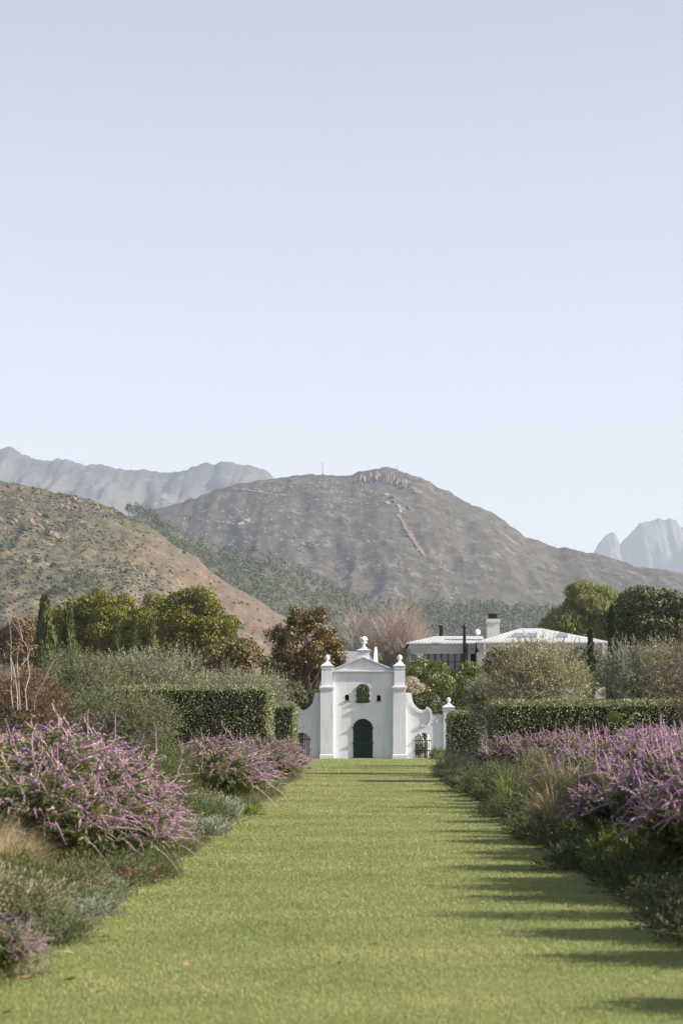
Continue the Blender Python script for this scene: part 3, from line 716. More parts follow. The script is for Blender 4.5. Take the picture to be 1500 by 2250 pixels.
# solar panels lying on the front slope of the right roof
yr, zr, ye, ze = 4.2, hz_(1383)+.25, -1.8, zE
for (a, b2) in ((1121, 1148), (1150, 1178), (1222, 1246)):
    V = []
    for t in (.30, .58):
        y = ye+(yr-ye)*t; z = ze+(zr-ze)*t+.06; V += [(hx(a)+(t-.3)*1.3, y, z), (hx(b2)+(t-.3)*.6, y, z)]
    V += [(x_, y_, z_-.045) for x_, y_, z_ in V]
    MB().add(V, [[(0, 1, 3, 2), (0, 4, 5, 1), (1, 5, 7, 3), (3, 7, 6, 2), (2, 6, 4, 0)]]).build('solar_panel', M['panel'], ho)
# chimney with black cowl
ch = MB().box(hx(1071.5), hx(1099), 1.2, 2.1, hz_(1420), hz_(1366)).box(hx(1070), hx(1100.8), 1.12, 2.18, hz_(1366), hz_(1358)).build('chimney', M['house_wall'], ho)
m = MB()
for q in (1356.8, 1353.3, 1349.8): m.frustum(hx(1075), hx(1094), 1.3, 2.0, hz_(q), hz_(q-2.0), -.04)
m.box(hx(1077), hx(1092), 1.38, 1.92, hz_(1358.2), hz_(1348)).box(hx(1074.6), hx(1094.5), 1.26, 2.04, hz_(1348), hz_(1346.6)).build('cowl', M['black_metal'], ch)
def flue(px, y, yb, yt, r, name='flue_pipe'):
    f = MB().lathe([(r, 0), (r, hz_(yt+10)-hz_(yb)), (r*1.1, hz_(yt+9.5)-hz_(yb)), (r*1.45, hz_(yt+9)-hz_(yb)), (r*1.6, hz_(yt+5)-hz_(yb)), (r*1.1, hz_(yt+1.5)-hz_(yb)), (r*.5, hz_(yt)-hz_(yb)), (.01, hz_(yt)-hz_(yb))], (hx(px), y, hz_(yb)), 12)
    return f.build(name, M['black_metal'], ho, smooth=True)
flue(1019, -.5, 1500, 1372, .105)
MB().box(hx(1022), hx(1026.5), -.55, -.3, hz_(1436), hz_(1414)).build('flue_bracket', M['black_metal'], ho)
m = MB().lathe([(.15, 0), (.15, hz_(1371)-hz_(1402)), (.22, hz_(1370.5)-hz_(1402)), (.24, hz_(1368)-hz_(1402)), (.12, hz_(1366.5)-hz_(1402)), (.01, hz_(1366)-hz_(1402))], (hx(974), 5.2, hz_(1402)), 12); m.build('flue_pipe', M['black_metal'], ho, smooth=True)
# dish
M['dish'] = plain('dish_metal', (.58, .58, .58), .5, .08, 5)
dp = np.array((hx(1057), 5.6, hz_(1377)-.15)); m = MB()
prof = [(.001, .055), (.08, .05), (.15, .03), (.20, .004), (.215, -.005), (.21, -.02), (.001, -.0)]
dsh = MB().lathe([(r, -z) for r, z in prof], (0, 0, 0), 18).build('satellite_dish', M['dish'], ho, smooth=True)
dsh.location = dp; dsh.rotation_euler = (math.radians(82), 0, math.radians(14))
V, Fq = tubes(np.array([[(dp[0]-.1, dp[1]+.1, dp[2]-.75), (dp[0]-.02, dp[1]+.08, dp[2])]]), np.full((1, 2), .022), 6)
link('dish_pole', np_mesh('dish_pole', V, [Fq], [M['dish']]), ho)

# ------------------------------------------------------------------ plant builders
def ribbons(paths, widths, up=(0, 0, 1.0)):
    paths = np.asarray(paths, float); N, K, _ = paths.shape
    T = unit(np.gradient(paths, axis=1)); Sd = unit(np.cross(T, np.asarray(up)+.3*rdir(N)[:, None, :]))
    w = np.asarray(widths)[..., None]/2
    V = np.stack([paths-Sd*w, paths+Sd*w], 2).reshape(-1, 3)
    n0 = np.arange(N)[:, None]*K*2; k = np.arange(K-1)[None, :]*2
    Fq = np.stack([n0+k, n0+k+1, n0+k+3, n0+k+2], -1).reshape(-1, 4)
    return V, Fq
def crown_mesh(name, blobs, n, size, mat, aspect=.55, jit=.55, droop=0.0, shell=(.72, 1.08), cull=.7):
    Pt, Nn = blob_points(blobs, n, shell, cull=cull); k = len(Pt)
    nn = unit(Nn+rng.normal(0, jit, (k, 3))); U = unit(np.cross(nn, rdir(k)))
    if droop: U = unit(U+np.array((0, 0, -droop)))
    L = size*rng.uniform(.65, 1.35, k)
    V, Fq = leaves(Pt, U, nn, L, L*aspect, .08)
    return np_mesh(name, V, [Fq], [mat])
def shoots_mesh(blobs, n, length, k, L, W, leafm, twigm, up=.5, jit=.4, shell=(.55, .95), spread=.75, droop=0.0, tw=.004):
    Pt, Nn = blob_points(blobs, n, shell, cull=.55); n = len(Pt)
    Dr = unit(Nn+np.array((0, 0, up))+rng.normal(0, jit, (n, 3))); ln = length*rng.uniform(.5, 1.35, n)
    s = (np.arange(k)+.5)/k
    p = Pt[:, None, :]+Dr[:, None, :]*(ln[:, None]*s[None])[..., None]
    p[..., 2] -= droop*(ln[:, None]*s[None])**2
    U = unit(Dr[:, None, :]*.75+rng.normal(0, spread*.55, (n, k, 3)))
    Nr = rdir(n*k); Lr = L*rng.uniform(.65, 1.3, n*k)
    V, Fq = leaves(p.reshape(-1, 3), U.reshape(-1, 3), Nr, Lr, W*rng.uniform(.7, 1.2, n*k), .05)
    fm = np_mesh('foliage', V, [Fq], [leafm])
    sel = rng.random(n) < .4; Pt, Dr, ln = Pt[sel], Dr[sel], ln[sel]; n = len(Pt)
    end = Pt+Dr*ln[:, None]; end[:, 2] -= droop*ln**2
    pth = np.stack([Pt-Dr*ln[:, None]*.5, Pt, end], 1); V, Fq = tubes(pth, np.stack([np.full(n, tw*1.5), np.full(n, tw), np.full(n, tw*.4)], 1), 3)
    return fm, np_mesh('twig', V, [Fq], [twigm])
def limbs_mesh(base, tips, r0, mat, trunk_h=.35, sides=6, wob=.12, K=7, rt=.12):
    """a trunk that splits into limbs reaching the tips"""
    base = np.array(base, float); tips = np.asarray(tips, float); n = len(tips)
    top = base+np.array((0, 0, 1.0))*((tips[:, 2].mean()-base[2])*trunk_h)
    s = np.linspace(0, 1, K)[None, :, None]
    a = np.repeat(top[None], n, 0)[:, None, :]; c = tips[:, None, :]; mid = a*.45+c*.55; mid[..., 2] += (c-a)[..., 2]*.12; mid[..., :2] = a[..., :2]*.62+c[..., :2]*.38
    p = a*(1-s)**2+2*mid*s*(1-s)+c*s**2
    size = np.linalg.norm(tips-top, axis=1)[:, None, None]
    p[:, 1:-1] += rng.normal(0, wob, (n, K-2, 3))*size*.25
    rad = r0*.55*(1-np.linspace(0, 1, K)[None]*(1-rt))*rng.uniform(.6, 1, (n, 1))
    V, Fq = tubes(p, rad, sides)
    m = MB(); m.add(V, [Fq])
    tp = np.array([[base-np.array((0, 0, .3)), base*.5+top*.5+rng.normal(0, .03, 3), top+np.array((0, 0, .05))]]); V, Fq = tubes(tp, np.array([[r0*1.3, r0, r0*.85]]), 9); m.add(V, [Fq])
    return m.mesh('trunk', mat)
def rel(blobs, o):
    B = np.array(blobs, float); B[:, :3] -= np.array(o)[None, :3]; return B
def gz_bed(x, d):
    fx = LX(d) if x < 0 else RX(d); off = abs(x-fx) if (x < fx if x < 0 else x > fx) else 0
    return -.045+.24*min(1, off/1.6)**.7

# leaf colours (sRGB-linear reflectances)
LM = {
 'camphor': leaf_mat('camphor_leaf', [(.074, .084, .012), (.125, .130, .018), (.175, .170, .026), (.23, .205, .040)], .3),
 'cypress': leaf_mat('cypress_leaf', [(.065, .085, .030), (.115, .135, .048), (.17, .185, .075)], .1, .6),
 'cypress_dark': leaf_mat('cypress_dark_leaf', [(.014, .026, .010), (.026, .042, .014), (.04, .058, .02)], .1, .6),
 'copper': leaf_mat('copper_leaf', [(.055, .056, .018), (.10, .090, .028), (.14, .112, .036), (.25, .145, .045), (.15, .14, .06)], .25, .45, .4),
 'olive': leaf_mat('olive_leaf', [(.11, .125, .066), (.165, .18, .098), (.235, .245, .15), (.40, .395, .285)], .25, .5, .35),
 'olive_pale': leaf_mat('olive_pale_leaf', [(.15, .145, .066), (.23, .215, .105), (.33, .305, .17), (.48, .44, .29)], .2, .5, .35),
 'hedge': leaf_mat('hedge_leaf', [(.075, .098, .032), (.13, .152, .052), (.195, .21, .085), (.34, .345, .20)], .2, .4, .4),
 'pepper': leaf_mat('pepper_leaf', [(.17, .19, .065), (.24, .25, .095), (.31, .31, .13)], .4),
 'evergreen': leaf_mat('evergreen_leaf', [(.032, .042, .014), (.058, .070, .024), (.092, .10, .040), (.15, .148, .070)], .2, .5, .3),
 'citrus': leaf_mat('citrus_leaf', [(.045, .075, .012), (.080, .115, .020), (.13, .155, .032), (.21, .20, .055)], .3, .38, .45),
 'russet': leaf_mat('russet_leaf', [(.10, .078, .042), (.16, .105, .060), (.21, .135, .080), (.13, .125, .068)], .25),
 'greygreen': leaf_mat('greygreen_leaf', [(.085, .105, .046), (.135, .155, .070), (.20, .21, .11)], .25),
 'feather': leaf_mat('feather_leaf', [(.075, .105, .028), (.115, .145, .042), (.16, .175, .065)], .3),
 'salvia': leaf_mat('salvia_leaf', [(.065, .095, .026), (.12, .15, .044), (.18, .20, .075), (.25, .235, .12)], .3),
 'silver': leaf_mat('silver_leaf', [(.19, .215, .15), (.27, .295, .22), (.37, .385, .31)], .2, .7, .2),
 'creamy': leaf_mat('creamy_leaf', [(.16, .165, .085), (.23, .22, .125), (.31, .285, .18)], .25),
 'rosemary': leaf_mat('rosemary_leaf', [(.036, .045, .028), (.060, .070, .045), (.095, .102, .072)], .15),
 'lime': leaf_mat('lime_leaf', [(.115, .17, .025), (.18, .225, .045), (.25, .27, .08)], .35),
 'ground': leaf_mat('groundcover_leaf', [(.045, .062, .024), (.080, .098, .038), (.12, .135, .056)], .2),
 'tan': leaf_mat('dry_grass', [(.33, .25, .14), (.46, .36, .21), (.57, .46, .30)], .3, .7),
 'browngrass': leaf_mat('brown_grass', [(.10, .092, .045), (.16, .138, .075), (.24, .20, .125)], .3, .7),
 'calyx': leaf_mat('salvia_calyx', [(.42, .30, .29), (.53, .41, .38), (.45, .29, .36), (.36, .18, .36)], .2, .9, .1),
 'purple': leaf_mat('salvia_floret', [(.19, .045, .32), (.27, .07, .42), (.36, .13, .46)], .25, .8, .1),
 'red': leaf_mat('red_flower', [(.34, .06, .08), (.46, .16, .18), (.52, .30, .29)], .25),
 'pinkf': leaf_mat('pink_flower', [(.45, .12, .20), (.55, .25, .32)], .25),
 'castor': leaf_mat('castor_leaf', [(.10, .155, .04), (.16, .21, .075)], .3, .35, .5),
 'orange': leaf_mat('orange_flower', [(.55, .22, .03), (.62, .36, .05)], .25),
 'cream': leaf_mat('cream_flower', [(.36, .31, .22), (.50, .44, .34)], .25),
}

# ------------------------------------------------------------------ trees behind the garden
def blob_tree(name, label, cat, D, blobs, n, size, mat, trunk_px=None, r0=.3, group=None, aspect=.6, droop=0, bark='bark', jit=.55, base_z=-.06, ntips=14, shell=(.72, 1.08), cull=.7):
    """blobs in world coordinates"""
    B = np.array(blobs, float); bx_ = X(trunk_px, D) if trunk_px is not None else B[:, 0].mean()
    o = np.array((bx_, D, base_z)); t = thing(name, label, cat, o, group=group)
    B = rel(B, o)
    link('crown', crown_mesh('crown', B, n, size, mat, aspect, jit, droop, shell, cull), t)
    k = rng.choice(len(B)-1, min(ntips, len(B)-1), replace=False); tips = B[k, :3]
    link('trunk', limbs_mesh((0, 0, 0), tips, r0, M[bark]), t)
    return t
def env(px, py, D, rpx, rpy, n, br, squash=.9, ry=None, low=-.5):
    k = D/F
    return cluster((X(px, D), D, Z(py, D)), (rpx*k, (ry or rpx*.9)*k, rpy*k), n, br, squash, low)

blob_tree('camphor_tree', 'broad golden-green clumpy tree on the left of the rounded pair, behind the thin cypresses', 'tree', 232, env(232, 1388, 232, 112, 92, 125, (.6, 1.1)), 30000, .27, LM['camphor'], 240, .4)
blob_tree('camphor_tree', 'rounded golden-green clumpy tree on the right of the pair, next to the bare hill slope', 'tree', 228, env(432, 1388, 228, 84, 90, 90, (.6, 1.1)), 24000, .27, LM['camphor'], 430, .4)
blob_tree('camphor_tree', 'golden-green tree filling the gap between the two broad rounded trees', 'tree', 240, env(345, 1400, 240, 58, 88, 40, (.6, 1.1)), 11000, .28, LM['camphor'], 345, .3)
blob_tree('camphor_tree', 'small golden-green tree between the two largest cypresses', 'tree', 240, env(128, 1395, 240, 42, 62, 24, (.8, 1.3)), 7000, .32, LM['camphor'], 128, .25)
blob_tree('russet_tree', 'low brownish tree standing left of the leaning cypress', 'tree', 210, env(52, 1420, 210, 52, 66, 26, (.7, 1.2)), 7000, .26, LM['russet'], 52, .22)
blob_tree('copper_oak', 'brown-leaved autumn tree with open limbs behind the gateway', 'tree', 146, env(672, 1415, 146, 86, 92, 78, (.28, .62), low=-.75)[:-1]+env(625, 1480, 146, 45, 50, 20, (.3, .6))[:-1]+env(735, 1455, 146, 26, 60, 16, (.25, .5))[:-1]+[(X(672, 146), 146, Z(1440, 146), .3, .3, .3)], 19000, .17, LM['copper'], 668, .28, ntips=46, cull=.3, shell=(.15, 1.1))
blob_tree('copper_bush', 'dark copper bush below the rounded trees beside the brown autumn tree', 'bush', 150, env(515, 1446, 150, 58, 36, 22, (.5, .8)), 7000, .19, LM['copper'], 500, .15)
blob_tree('copper_bush', 'dark copper bush low under the brown autumn tree beside the left scroll', 'bush', 138, env(665, 1560, 138, 62, 62, 26, (.4, .7)), 7000, .17, LM['evergreen'], 660, .15)
blob_tree('pepper_tree', 'light green weeping pepper tree rising behind the villa roof', 'tree', 205, env(1292, 1330, 205, 56, 46, 26, (.7, 1.2), .9)[:-1]+env(1242, 1385, 205, 52, 48, 24, (.7, 1.2), .9)[:-1]+env(1335, 1380, 205, 44, 70, 22, (.7, 1.1), .9)+[(X(1285, 205), 205, Z(1400, 205), 1.9, 1.9, 2.2)], 24000, .34, LM['pepper'], 1290, .35, aspect=.26, droop=1.4)
blob_tree('evergreen_tree', 'dark dense evergreen tree behind the right-hand olives', 'tree', 190, env(1432, 1375, 190, 108, 84, 60, (.6, 1.15)), 20000, .24, LM['evergreen'], 1430, .35)
blob_tree('evergreen_tree', 'dark evergreen tree topping out at the far side of the russet shrub', 'tree', 198, env(1545, 1365, 198, 70, 80, 40, (.6, 1.15)), 9000, .25, LM['evergreen'], 1545, .35)
blob_tree('citrus_bush', 'glossy green citrus bush against the villa windows, next to the right pillar', 'bush', 137, env(935, 1505, 137, 52, 52, 40, (.35, .65)), 11000, .13, LM['citrus'], 935, .12)
blob_tree('citrus_bush', 'yellow-green citrus bush below the black flue pipe', 'bush', 139, env(1015, 1520, 139, 58, 58, 40, (.35, .65)), 11000, .13, LM['citrus'], 1015, .12)
blob_tree('cream_flowering_bush', 'bush with cream flower heads touching the right pillar', 'bush', 132, env(906, 1512, 132, 20, 24, 12, (.15, .28)), 3500, .09, LM['cream'], 906, .06)
blob_tree('dark_bush', 'dark bush filling the dip of the right scroll', 'bush', 131.5, env(935, 1560, 131.5, 46, 34, 24, (.25, .45)), 5000, .12, LM['evergreen'], 935, .08)
blob_tree('copper_bush', 'yellow-green tree crown seen through the upper window of the gateway', 'tree', 136, env(798, 1530, 136, 40, 40, 26, (.35, .6)), 6000, .13, LM['citrus'], 798, .1)
blob_tree('dark_bush', 'dark round bush in front of the sunlit court wall', 'bush', 131.0, env(921, 1648, 131.0, 12, 16, 10, (.12, .2)), 1500, .07, LM['evergreen'], 921, .04)
blob_tree('dark_bush', 'shadowy bush filling the gap beyond the right-hand pier', 'bush', 133, env(1010, 1600, 133, 50, 55, 26, (.3, .55)), 6000, .13, LM['evergreen'], 1010, .08)
for (px, py, D, rx_, ry_, lab) in ((1120, 1480, 150, 60, 60, 'green bush in front of the right block of the villa'), (1280, 1480, 150, 60, 55, 'green bush at the foot of the two thin cypresses')):
    blob_tree('green_bush', lab, 'bush', D, env(px, py, D, rx_, ry_, 30, (.4, .8)), 7000, .18, LM['evergreen'], px, .12)

def cypress(label, px, ytop, wpx, D, mat, lean=0.0, group='slender cypresses', seed=0):
    k = D/F; H = Z(ytop, D)+.06; w = wpx*k/2; n = int(1900+H*w*650)
    t = thing('cypress', label, 'tree', (X(px, D), D, -.06), group=group)
    s = rng.random(n)**.8; a = rng.uniform(0, 2*np.pi, n)
    prof = w*np.clip((1-s)**.62*1.12, 0, 1)*np.clip(.55+s*2.2, 0, 1)*(1+.22*np.sin(a*3+s*19+seed)+.12*np.sin(a*5-s*31))
    rr2 = prof*np.sqrt(rng.uniform(.45, 1.05, n))
    p = np.stack([np.cos(a)*rr2+lean*(s**2)*H, np.sin(a)*rr2, s*H*.985], 1)
    U = unit(np.stack([np.cos(a)*.25, np.sin(a)*.25, np.ones(n)], 1)+rng.normal(0, .22, (n, 3))); nn = np.stack([np.cos(a), np.sin(a), np.full(n, .2)], 1)+rng.normal(0, .4, (n, 3))
    L = .35*rng.uniform(.6, 1.2, n)*min(1, w/.35+.35); V, Fq = leaves(p, U, unit(nn), L, L*.34, .04)
    link('crown', np_mesh('crown', V, [Fq], [mat]), t)
    V, Fq = tubes(np.array([[(0, 0, -.3), (0, 0, H*.5), (lean*H*.8, 0, H*.9)]]), np.array([[.13, .09, .02]]), 7); link('trunk', np_mesh('trunk', V, [Fq], [M['bark']]), t)
cypress('tall leaning cypress with a blunt top, the largest on the left', 103, 1312, 62, 118, LM['cypress'], -.012, seed=1)
cypress('pointed cypress right of the leaning blunt one', 153, 1340, 42, 120, LM['cypress'], -.006, seed=2)
cypress('thin dark cypress against the left rounded tree, beside the pointed one', 258, 1358, 24, 150, LM['cypress'], seed=3)
cypress('thin cypress between two equals in front of the left rounded tree', 297, 1358, 25, 150, LM['cypress'], seed=4)
cypress('thin cypress in front of where the two rounded trees meet', 333, 1362, 24, 150, LM['cypress'], seed=5)
for px, yt in ((374, 1418), (394, 1420), (413, 1426), (436, 1430)):
    cypress('very small slim cypress in the short row below the right rounded tree', px, yt, 13, 155, LM['cypress'], group='short row of small cypresses', seed=px)
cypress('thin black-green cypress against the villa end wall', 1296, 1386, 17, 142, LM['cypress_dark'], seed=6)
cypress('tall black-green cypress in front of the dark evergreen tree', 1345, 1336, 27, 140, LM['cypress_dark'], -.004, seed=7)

# bare winter tree
def bare_tree(label, px, D, H, spread, levels=5, seed=3):
    r = np.random.default_rng(seed)
    t = thing('bare_tree', label, 'tree', (X(px, D), D, -.06))
    paths, rads = [], []
    cur = [(np.array((0, 0, 0.)), np.array((0, 0, 1.)), H*.24, .17)]
    for lv in range(levels):
        nxt = []
        for (p, d, ln, rad) in cur:
            q = p+d*ln*.5+r.normal(0, ln*.04, 3); e = p+d*ln+r.normal(0, ln*.03, 3)
            paths.append((p, q, e)); rads.append((rad, rad*.85, rad*.68))
            for _ in range((6, 6, 6, 5, 5, 0)[lv] if lv < levels-1 else 0):
                nd = d+r.normal(0, .42 if lv else .40, 3)*np.array((spread, spread, .6))+np.array((0, 0, .16)); nd /= np.linalg.norm(nd)
                s = r.uniform(.45, 1.0) if lv else r.uniform(.75, 1.0)
                nxt.append((p+d*ln*s, nd, ln*r.uniform(.62, .92) if lv else H*.24, max(.0075, rad*.52)))
        cur = nxt
    paths = np.array(paths); rads = np.array(rads)
    big = rads[:, 0] > .05
    V, Fq = tubes(paths[big], rads[big], 6); link('trunk', np_mesh('trunk', V, [Fq], [M['twig']]), t)
    V, Fq = tubes(paths[~big], rads[~big], 3); link('crown', np_mesh('crown', V, [Fq], [M['twig']]), t)
    return t
bt = bare_tree('bare reddish winter tree with fine twigs behind the gateway gable', 836, 176, 11.6, .85, 6)
b2 = copy_tree(bt); b2.location = (X(868, 182), 182, -.06); b2.rotation_euler = (0, 0, 2.2); b2.scale = (.85, .85, .92); b2['label'] = 'bare reddish winter tree with fine twigs touching the villa corner'

# ------------------------------------------------------------------ olives and shrubs
def shrub(name, label, cat, D, blobs, n, length, k, L, W, lm, tm='olive_bark', px=None, base_z=-.03, r0=.08, ntips=10, up=.5, jit=.4, spread=.75, droop=0, tw=.0035, group=None, shell=(.55, .95)):
    B = np.array(blobs, float); o = np.array((X(px, D) if px is not None else B[:, 0].mean(), D, base_z))
    t = thing(name, label, cat, o, group=group); B = rel(B, o)
    fm, tw_ = shoots_mesh(B, n, length, k, L, W, LM[lm], M[tm], up, jit, shell, spread, droop, tw)
    link('foliage', fm, t); link('twigs', tw_, t, kind='stuff')
    if r0: link('trunk', limbs_mesh((0, 0, 0), B[rng.choice(len(B), min(ntips, len(B)), replace=False), :3], r0, M[tm]), t)
    return t
shrub('olive_tree', 'silvery olive tree above the clipped hedge on the left', 'tree', 92, env(330, 1510, 92, 112, 66, 46, (.4, .75), low=-.6), 2100, .55, 12, .10, .029, 'olive', px=330, r0=.12)
shrub('olive_tree', 'grey-green olive tree between the clipped hedge and the brown autumn tree', 'tree', 100, env(535, 1545, 100, 104, 66, 44, (.4, .75), low=-.6), 2000, .55, 12, .10, .030, 'olive', px=535, r0=.12)
shrub('olive_tree', 'dull olive tree below the two largest cypresses', 'tree', 84, env(185, 1515, 84, 92, 62, 36, (.4, .7), low=-.6), 1500, .5, 13, .095, .026, 'greygreen', px=190, r0=.12)
shrub('olive_tree', 'pale sunlit olive tree in front of the villa roof', 'tree', 84, env(1185, 1500, 84, 92, 68, 46, (.35, .7), low=-.6), 2300, .55, 13, .095, .027, 'olive_pale', px=1190, r0=.12, ntips=18)
shrub('olive_tree', 'olive tree with pale tips right of the black-green cypresses', 'tree', 80, env(1425, 1500, 80, 92, 64, 44, (.35, .7), low=-.6), 2000, .5, 12, .095, .028, 'olive', px=1425, r0=.12, ntips=14)
shrub('olive_tree', 'small olive tree between the two right-hand clipped hedges', 'tree', 96, env(1066, 1560, 96, 24, 52, 24, (.2, .4), low=-.8), 1300, .45, 12, .09, .026, 'olive', px=1066, r0=.06)
shrub('grey_shrub', 'loose grey-green shrub hiding the outer end of the left clipped hedge', 'bush', 60, env(270, 1590, 60, 115, 46, 44, (.28, .5), low=-.6), 1900, .36, 11, .07, .021, 'greygreen', px=270, r0=.05)
shrub('russet_shrub', 'russet-leaved shrub standing behind the large purple salvias on the left', 'bush', 46, env(40, 1560, 46, 90, 62, 40, (.22, .42), low=-.6), 1900, .34, 12, .06, .018, 'russet', px=45, r0=.05)
shrub('russet_shrub', 'russet twiggy shrub beyond the outer end of the right clipped hedge', 'bush', 48, env(1535, 1510, 48, 60, 90, 34, (.2, .4), low=-.8), 900, .4, 9, .06, .02, 'russet', px=1520, r0=.05)
for (x_, d_, h_, lab) in ((4.9, 20.3, 2.7, 'tall leafy shrub whose broad shadow crosses the lawn below the yellow-green cushion'), (4.9, 23.9, 2.45, 'tall leafy shrub whose shadow crosses the lawn beside the dark groundcover')):
    shrub('tall_shrub', lab, 'bush', d_, cluster((x_, d_, h_*.55), (.55, .6, h_*.36), 26, (.18, .32), .9, -.7), 800, .28, 9, .07, .022, 'greygreen', px=CX+x_*F/d_, r0=.04)
# pale bare stems standing out of the russet shrub
st = thing('bare_shrub', 'leafless pale stems rising from the russet shrub on the left', 'bush', (X(35, 44), 44, 0))
pth = []
for (pts_) in (((40, 1560), (30, 1450), (22, 1380), (12, 1325)), ((45, 1560), (38, 1420), (52, 1395), (30, 1345)), ((60, 1560), (62, 1450), (52, 1400), (25, 1360)), ((30, 1510), (40, 1480), (60, 1440), (74, 1425)), ((30, 1560), (20, 1450), (26, 1420), (8, 1408)), ((75, 1560), (105, 1470), (130, 1440), (150, 1425))):
    c = np.array([P(a, b, 44+R.uniform(-.4, .4))-np.array((X(35, 44), 44, 0)) for a, b in pts_]); s = np.linspace(0, 3, 9)
    q_ = np.stack([np.interp(s, range(4), c[:, i]) for i in range(3)], 1); q_[1:-1] += rng.normal(0, .025, (7, 3)); pth.append(q_)
V, Fq = tubes(np.array(pth), np.tile(np.linspace(.010, .003, 9), (len(pth), 1)), 6); link('stem', np_mesh('stem', V, [Fq], [M['pale_bark']]), st, kind='stuff')

# ------------------------------------------------------------------ clipped hedges
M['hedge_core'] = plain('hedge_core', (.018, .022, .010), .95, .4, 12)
def hedge(label, x0, x1, y0, y1, h, n, leaf=.055, lm='hedge', rad=.28):
    t = thing('clipped_hedge', label, 'hedge', ((x0+x1)/2, (y0+y1)/2, -.03), group=None)
    a, b, c = (x1-x0)/2, (y1-y0)/2, h
    areas = np.array([2*a*c, 2*a*c*.25, 2*b*c, 2*b*c, 4*a*b*.9]); f = rng.choice(5, n, p=areas/areas.sum())
    u = rng.uniform(-1, 1, n); v = rng.random(n); v2 = rng.uniform(-1, 1, n)
    p = np.zeros((n, 3)); nn = np.zeros((n, 3))
    for i, (fn) in enumerate((lambda k: (np.stack([u[k]*a, np.full(k.sum(), -b), v[k]*c], 1), (0, -1, 0)), lambda k: (np.stack([u[k]*a, np.full(k.sum(), b), v[k]*c], 1), (0, 1, 0)),
                              lambda k: (np.stack([np.full(k.sum(), -a), u[k]*b, v[k]*c], 1), (-1, 0, 0)), lambda k: (np.stack([np.full(k.sum(), a), u[k]*b, v[k]*c], 1), (1, 0, 0)),
                              lambda k: (np.stack([u[k]*a, v2[k]*b, np.full(k.sum(), c)], 1), (0, 0, 1)))):
        k = f == i; p[k], q = fn(k); nn[k] = q
    # round the box: pull points to a rounded box surface
    core = np.stack([np.clip(p[:, 0], -a+rad, a-rad), np.clip(p[:, 1], -b+rad, b-rad), np.minimum(p[:, 2], c-rad)], 1)
    d = p-core; ln = np.linalg.norm(d, axis=1, keepdims=True); nrm = np.where(ln > 1e-6, d/(ln+1e-9), nn)
    bumps = .05*fbm(p[:, 0]*1.0+p[:, 1], p[:, 2]+p[:, 1]*.6, 91, 4, 4.0)
    depth = rng.uniform(-.13, .03, n)+bumps+(rng.random(n) < .03)*rng.uniform(0, .10, n)
    p = core+nrm*(rad+depth[:, None])
    ln_ = leaf*rng.uniform(.7, 1.3, n); on = unit(nrm+rng.normal(0, .6, (n, 3))); U = unit(np.cross(on, rdir(n))+nrm*.35+np.array((0, 0, .25)))
    V, Fq = leaves(p, U, on, ln_, ln_*.55, .1); link('foliage', np_mesh('foliage', V, [Fq], [LM[lm]]), t)
    MB().box(-a+.16, a-.16, -b+.16, b-.16, 0, c-.16).build('light_blocking_core', M['hedge_core'], t)  # solid dark box added inside the leaves to block light
hedge('tall clipped hedge with a sunlit rounded end, behind the left salvias', -8.4, -3.09, 80, 82.6, 3.03, 25000, .068)
hedge('short clipped hedge block in front of the left scroll of the gateway', -6.5, -2.74, 97, 99.5, 2.62, 14000, .065)
hedge('low dark clipped hedge block beside the right pier of the gateway', 3.48, 5.0, 100, 102.5, 2.34, 9000, .065)
hedge('long clipped hedge with a flat top, behind the right salvias', 3.74, 13.5, 71, 73.6, 2.43, 42000, .064)

